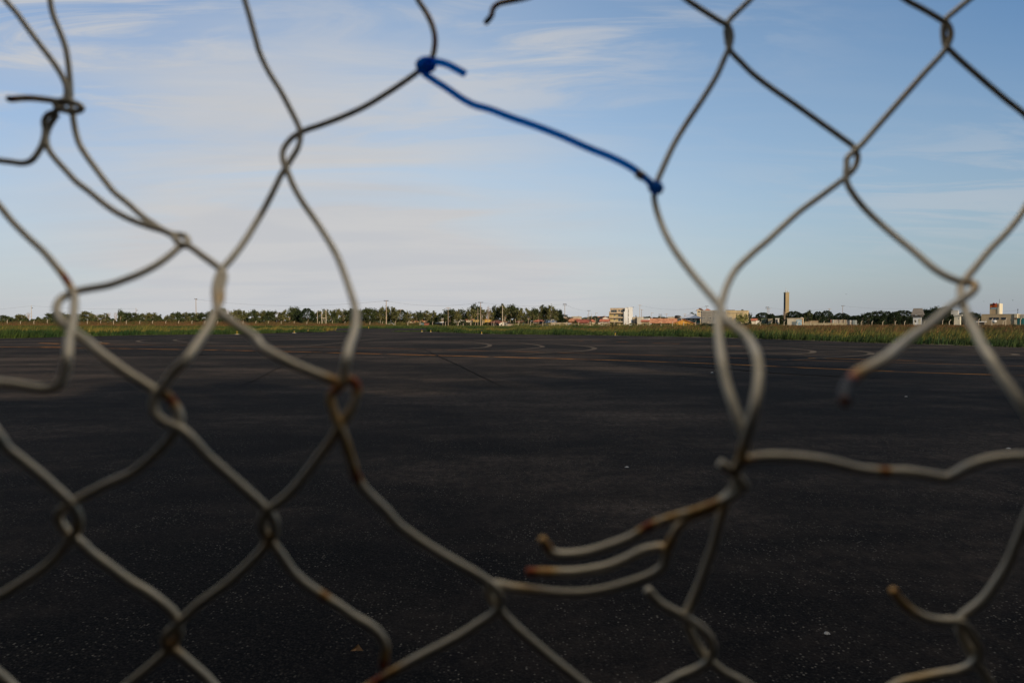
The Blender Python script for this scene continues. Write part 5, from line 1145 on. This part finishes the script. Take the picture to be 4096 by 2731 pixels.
# ------------------------------------------------------------------ grass
LE = sorted([L_ext] + L_edge); RE = sorted(R_edge + R_ext)
lx, ly = zip(*LE); rx, ry = zip(*RE)
def left_edge(x): return np.interp(x, lx, ly)
def right_edge(x): return np.interp(x, rx, ry)
XL, XR = L_edge[-1][0], R_edge[0][0]
def edge_depth(x, y):
    """distance behind the near grass edge; negative where there is asphalt"""
    d = np.where(x <= XL, y - left_edge(x), np.where(x >= XR, y - right_edge(x), -1.0))
    onrw = (y > RW0 - 1) & (y < RW1 + .4)
    d = np.where(onrw, -1.0, d)
    d = np.where((y >= RW1) , y - RW1 + .01, d)
    return d
def grass(name, mat, n, xr, yr, dr, hr, lean=.28, blades=6, wid=.022, spread=.13, only=None, clump=None, head=0.0):
    r = np.random.default_rng(abs(hash(name)) % 1000 + n if False else n + int(yr[0]))
    x = r.uniform(*xr, n * 3); y = r.uniform(*yr, n * 3); d = edge_depth(x, y)
    ok = (d > dr[0]) & (d < dr[1]) & (np.abs(x) < y * .80 + 12)
    if only is not None: ok &= only(x, y)
    if clump: ok &= (np.sin(x * clump + 1.3 * np.sin(y * clump * .7)) + np.sin(y * clump * 1.3 + x * .21) + r.normal(size=len(x)) * .7) > -.3
    x = x[ok][:n]; y = y[ok][:n]; d = d[ok][:n]; k = len(x)
    H_ = r.uniform(*hr, k) * (1 + .18 * np.sin(x * .35) + .12 * np.sin(x * 1.1 + y * .4)) * np.clip(.45 + d / 2.0, .45, 1) * (1 + .22 * np.sin(x * .9 + 2 * np.sin(x * .23)) + .12 * np.sin(x * 2.7 + y))
    bx_ = np.repeat(x, blades) + r.normal(size=k * blades) * spread; by = np.repeat(y, blades) + r.normal(size=k * blades) * spread
    if yr[0] < RW1:
        dd = edge_depth(bx_, by); bad = dd < 0.02; bx_[bad] = np.repeat(x, blades)[bad]; by[bad] = np.repeat(y, blades)[bad]
    h = np.repeat(H_, blades) * r.uniform(.55, 1.1, k * blades); N_ = k * blades
    a = r.uniform(0, 6.283, N_); lx_ = (lean + r.normal(size=N_) * .22) * h; lyy = r.normal(size=N_) * .2 * h
    w = wid * r.uniform(.7, 1.4, N_); ca = np.cos(a) * w; sa = np.sin(a) * w
    z0 = np.zeros(N_)
    V = np.stack([np.stack([bx_ - ca, by - sa, z0], 1), np.stack([bx_ + ca, by + sa, z0], 1),
                  np.stack([bx_ + lx_*.4 + ca*.8, by + lyy*.4 + sa*.8, h*.6], 1), np.stack([bx_ + lx_*.4 - ca*.8, by + lyy*.4 - sa*.8, h*.6], 1),
                  np.stack([bx_ + lx_, by + lyy, h], 1)], 1).reshape(-1, 3)
    b = np.arange(N_) * 5
    Q = np.stack([b, b+1, b+2, b+3], 1); T_ = np.stack([b+3, b+2, b+4], 1)
    o = link(bpy.data.objects.new(name, np_mesh(name, V, Q, T_, mat))); setp(o, kind="stuff"); return o
GG = noise_mat("green_grass_blades", (0.011, 0.031, 0.007), (0.036, 0.056, 0.010), .25, .75, island=.45, spec=.2)
GY = noise_mat("golden_grass_blades", (0.185, 0.128, 0.030), (0.105, 0.10, 0.020), .16, .8, island=.4, spec=.2)
GB = noise_mat("brown_grass_heads", (0.125, 0.062, 0.028), (0.070, 0.055, 0.020), .12, .85, island=.4, spec=.15)
GM = noise_mat("mixed_grass_blades", (0.028, 0.052, 0.010), (0.085, 0.075, 0.018), .12, .8, island=.45, spec=.2)
grass("edge_grass", GG, 24000, (-140, XL), (25, 130), (0.0, 15), (.50, .80), wid=.026, blades=8)
grass("golden_grass", GY, 8000, (-160, XL), (40, 130), (14, 34), (.70, .88), .3, wid=.022)
grass("mixed_grass", GM, 9000, (-190, XL), (60, 130), (22, 75), (.6, .85), .3, wid=.03)
grass("mixed_grass", GM, 5000, (-300, -40), (286, 305), (100, 140), (1.2, 1.6), .35, wid=.06, spread=.35, clump=.06)
grass("brown_grass", GB, 9000, (-300, -40), (287, 312), (100, 140), (1.45, 1.9), .35, wid=.06, spread=.35, clump=.04)
grass("brown_grass", GB, 9000, (-260, -50), (235, 286), (50, 112), (.8, 1.15), .35, wid=.055, spread=.35, clump=.05)
grass("mixed_grass", GM, 9000, (-260, -30), (200, 290), (20, 115), (.35, .6), .3, wid=.06, spread=.4)
grass("far_green_grass", GG, 10000, (-260, 40), (176, 215), (0, 24), (.30, .5), wid=.045, spread=.3)
grass("far_mixed_grass", GM, 9000, (-60, 260), (178, 290), (8, 110), (.35, .6), .3, wid=.05, spread=.4)
rgt = lambda x, y: x > XR
grass("edge_grass", GG, 30000, (XR, 130), (-20, 131), (0.0, 10), (.48, .72), wid=.022, blades=9, spread=.18, only=rgt)
grass("golden_grass", GY, 11000, (XR, 150), (-10, 131), (8, 40), (.62, .82), .38, wid=.022, only=rgt, clump=.11)
grass("mixed_grass", GM, 17000, (XR, 160), (0, 131), (5, 90), (.55, .80), .34, wid=.026, only=rgt)
grass("brown_grass", GB, 6000, (10, 200), (60, 131), (30, 100), (.75, 1.0), .35, wid=.03, only=rgt, clump=.09)
grass("brown_grass", GB, 7000, (60, 260), (177, 245), (1, 60), (.6, .9), .35, wid=.045, spread=.3, clump=.06)
# low weeds creeping across the taxiway mouth between the two tips
x0, y0 = L_edge[-1]; x1, y1 = R_edge[0]
r = np.random.default_rng(3); pts_ = []
def creeping(ta, tb, n, nm, dy=0.0):
    t = r.uniform(ta, tb, n); x = x0 + (x1 - x0) * t + r.normal(size=n) * .2; y = y0 + (y1 - y0) * t + dy + r.normal(size=n) * .7
    P = np.stack([x, y, r.uniform(.02, .11, n)], 1); v, q = leaf_quads(P, .09, r, .1); v[:, 2] = np.maximum(v[:, 2], .012)
    o = link(bpy.data.objects.new(nm, np_mesh(nm, v, q, mat=GG))); setp(o, kind="stuff")
creeping(-.02, .16, 1500, "creeping_weeds"); creeping(.26, .40, 400, "creeping_weeds", 1); creeping(.74, 1.02, 1400, "creeping_weeds", 0)

# ------------------------------------------------------------------ behind the photographer: unseen hangar and trees added to cast the evening shadow
sh = empty("hangar", (0, -2.5, 0)); setp(sh, "long grey unseen hangar added behind the photographer, casting evening shadow", "building")
m = MB(); m.box(-26, -14, -.2, 90, 0, 6.4); m.build("wall", paint((0.10, 0.09, 0.08)), sh)
m = MB(); m.box(-26.4, -14.4, 6.402, 90.4, .4, 6.65); m.build("roof", M_slate, sh)
m = MB(); m.box(-6, .003, 3.3, 6, 2.2, 3.42); m.build("awning", paint((0.10, 0.09, 0.08)), sh)  # awning added to keep overhead light off the fence wires
for x, lab in ((-2.75, "unseen wall added to shade the fence wires, left of the photographer"), (2.75, "unseen wall added to shade the fence wires, right of the photographer")):
    m = MB(); m.box(x - .12, -2.49, -.1, x + .12, 1.5, 3.2); o = m.build("shade_wall", paint((0.12, 0.11, 0.10))); setp(o, lab, "wall")  # unseen walls added to block side light on the fence wires
BT = [(2, 11, 15.5), (10, 12, 16.2), (18, 11, 16.8), (25, 12, 16.4), (32, 12, 19.5), (39, 13, 22.0), (47, 14, 24.0), (56, 14, 24.5), (65, 15, 24.0), (74, 15, 25)]  # unseen trees added for a softer evening shadow edge
for i, (x, w_, h_) in enumerate(BT):
    e = make_tree("round_tree", 'mango', i % 4, x, -24 + random.uniform(-1.5, 1.5), w_ * 1.15, h_, M_leafdark, M_bark); setp(e, "%s tall round unseen tree standing behind the hangar" % PN[i], "tree", "unseen trees behind the hangar")
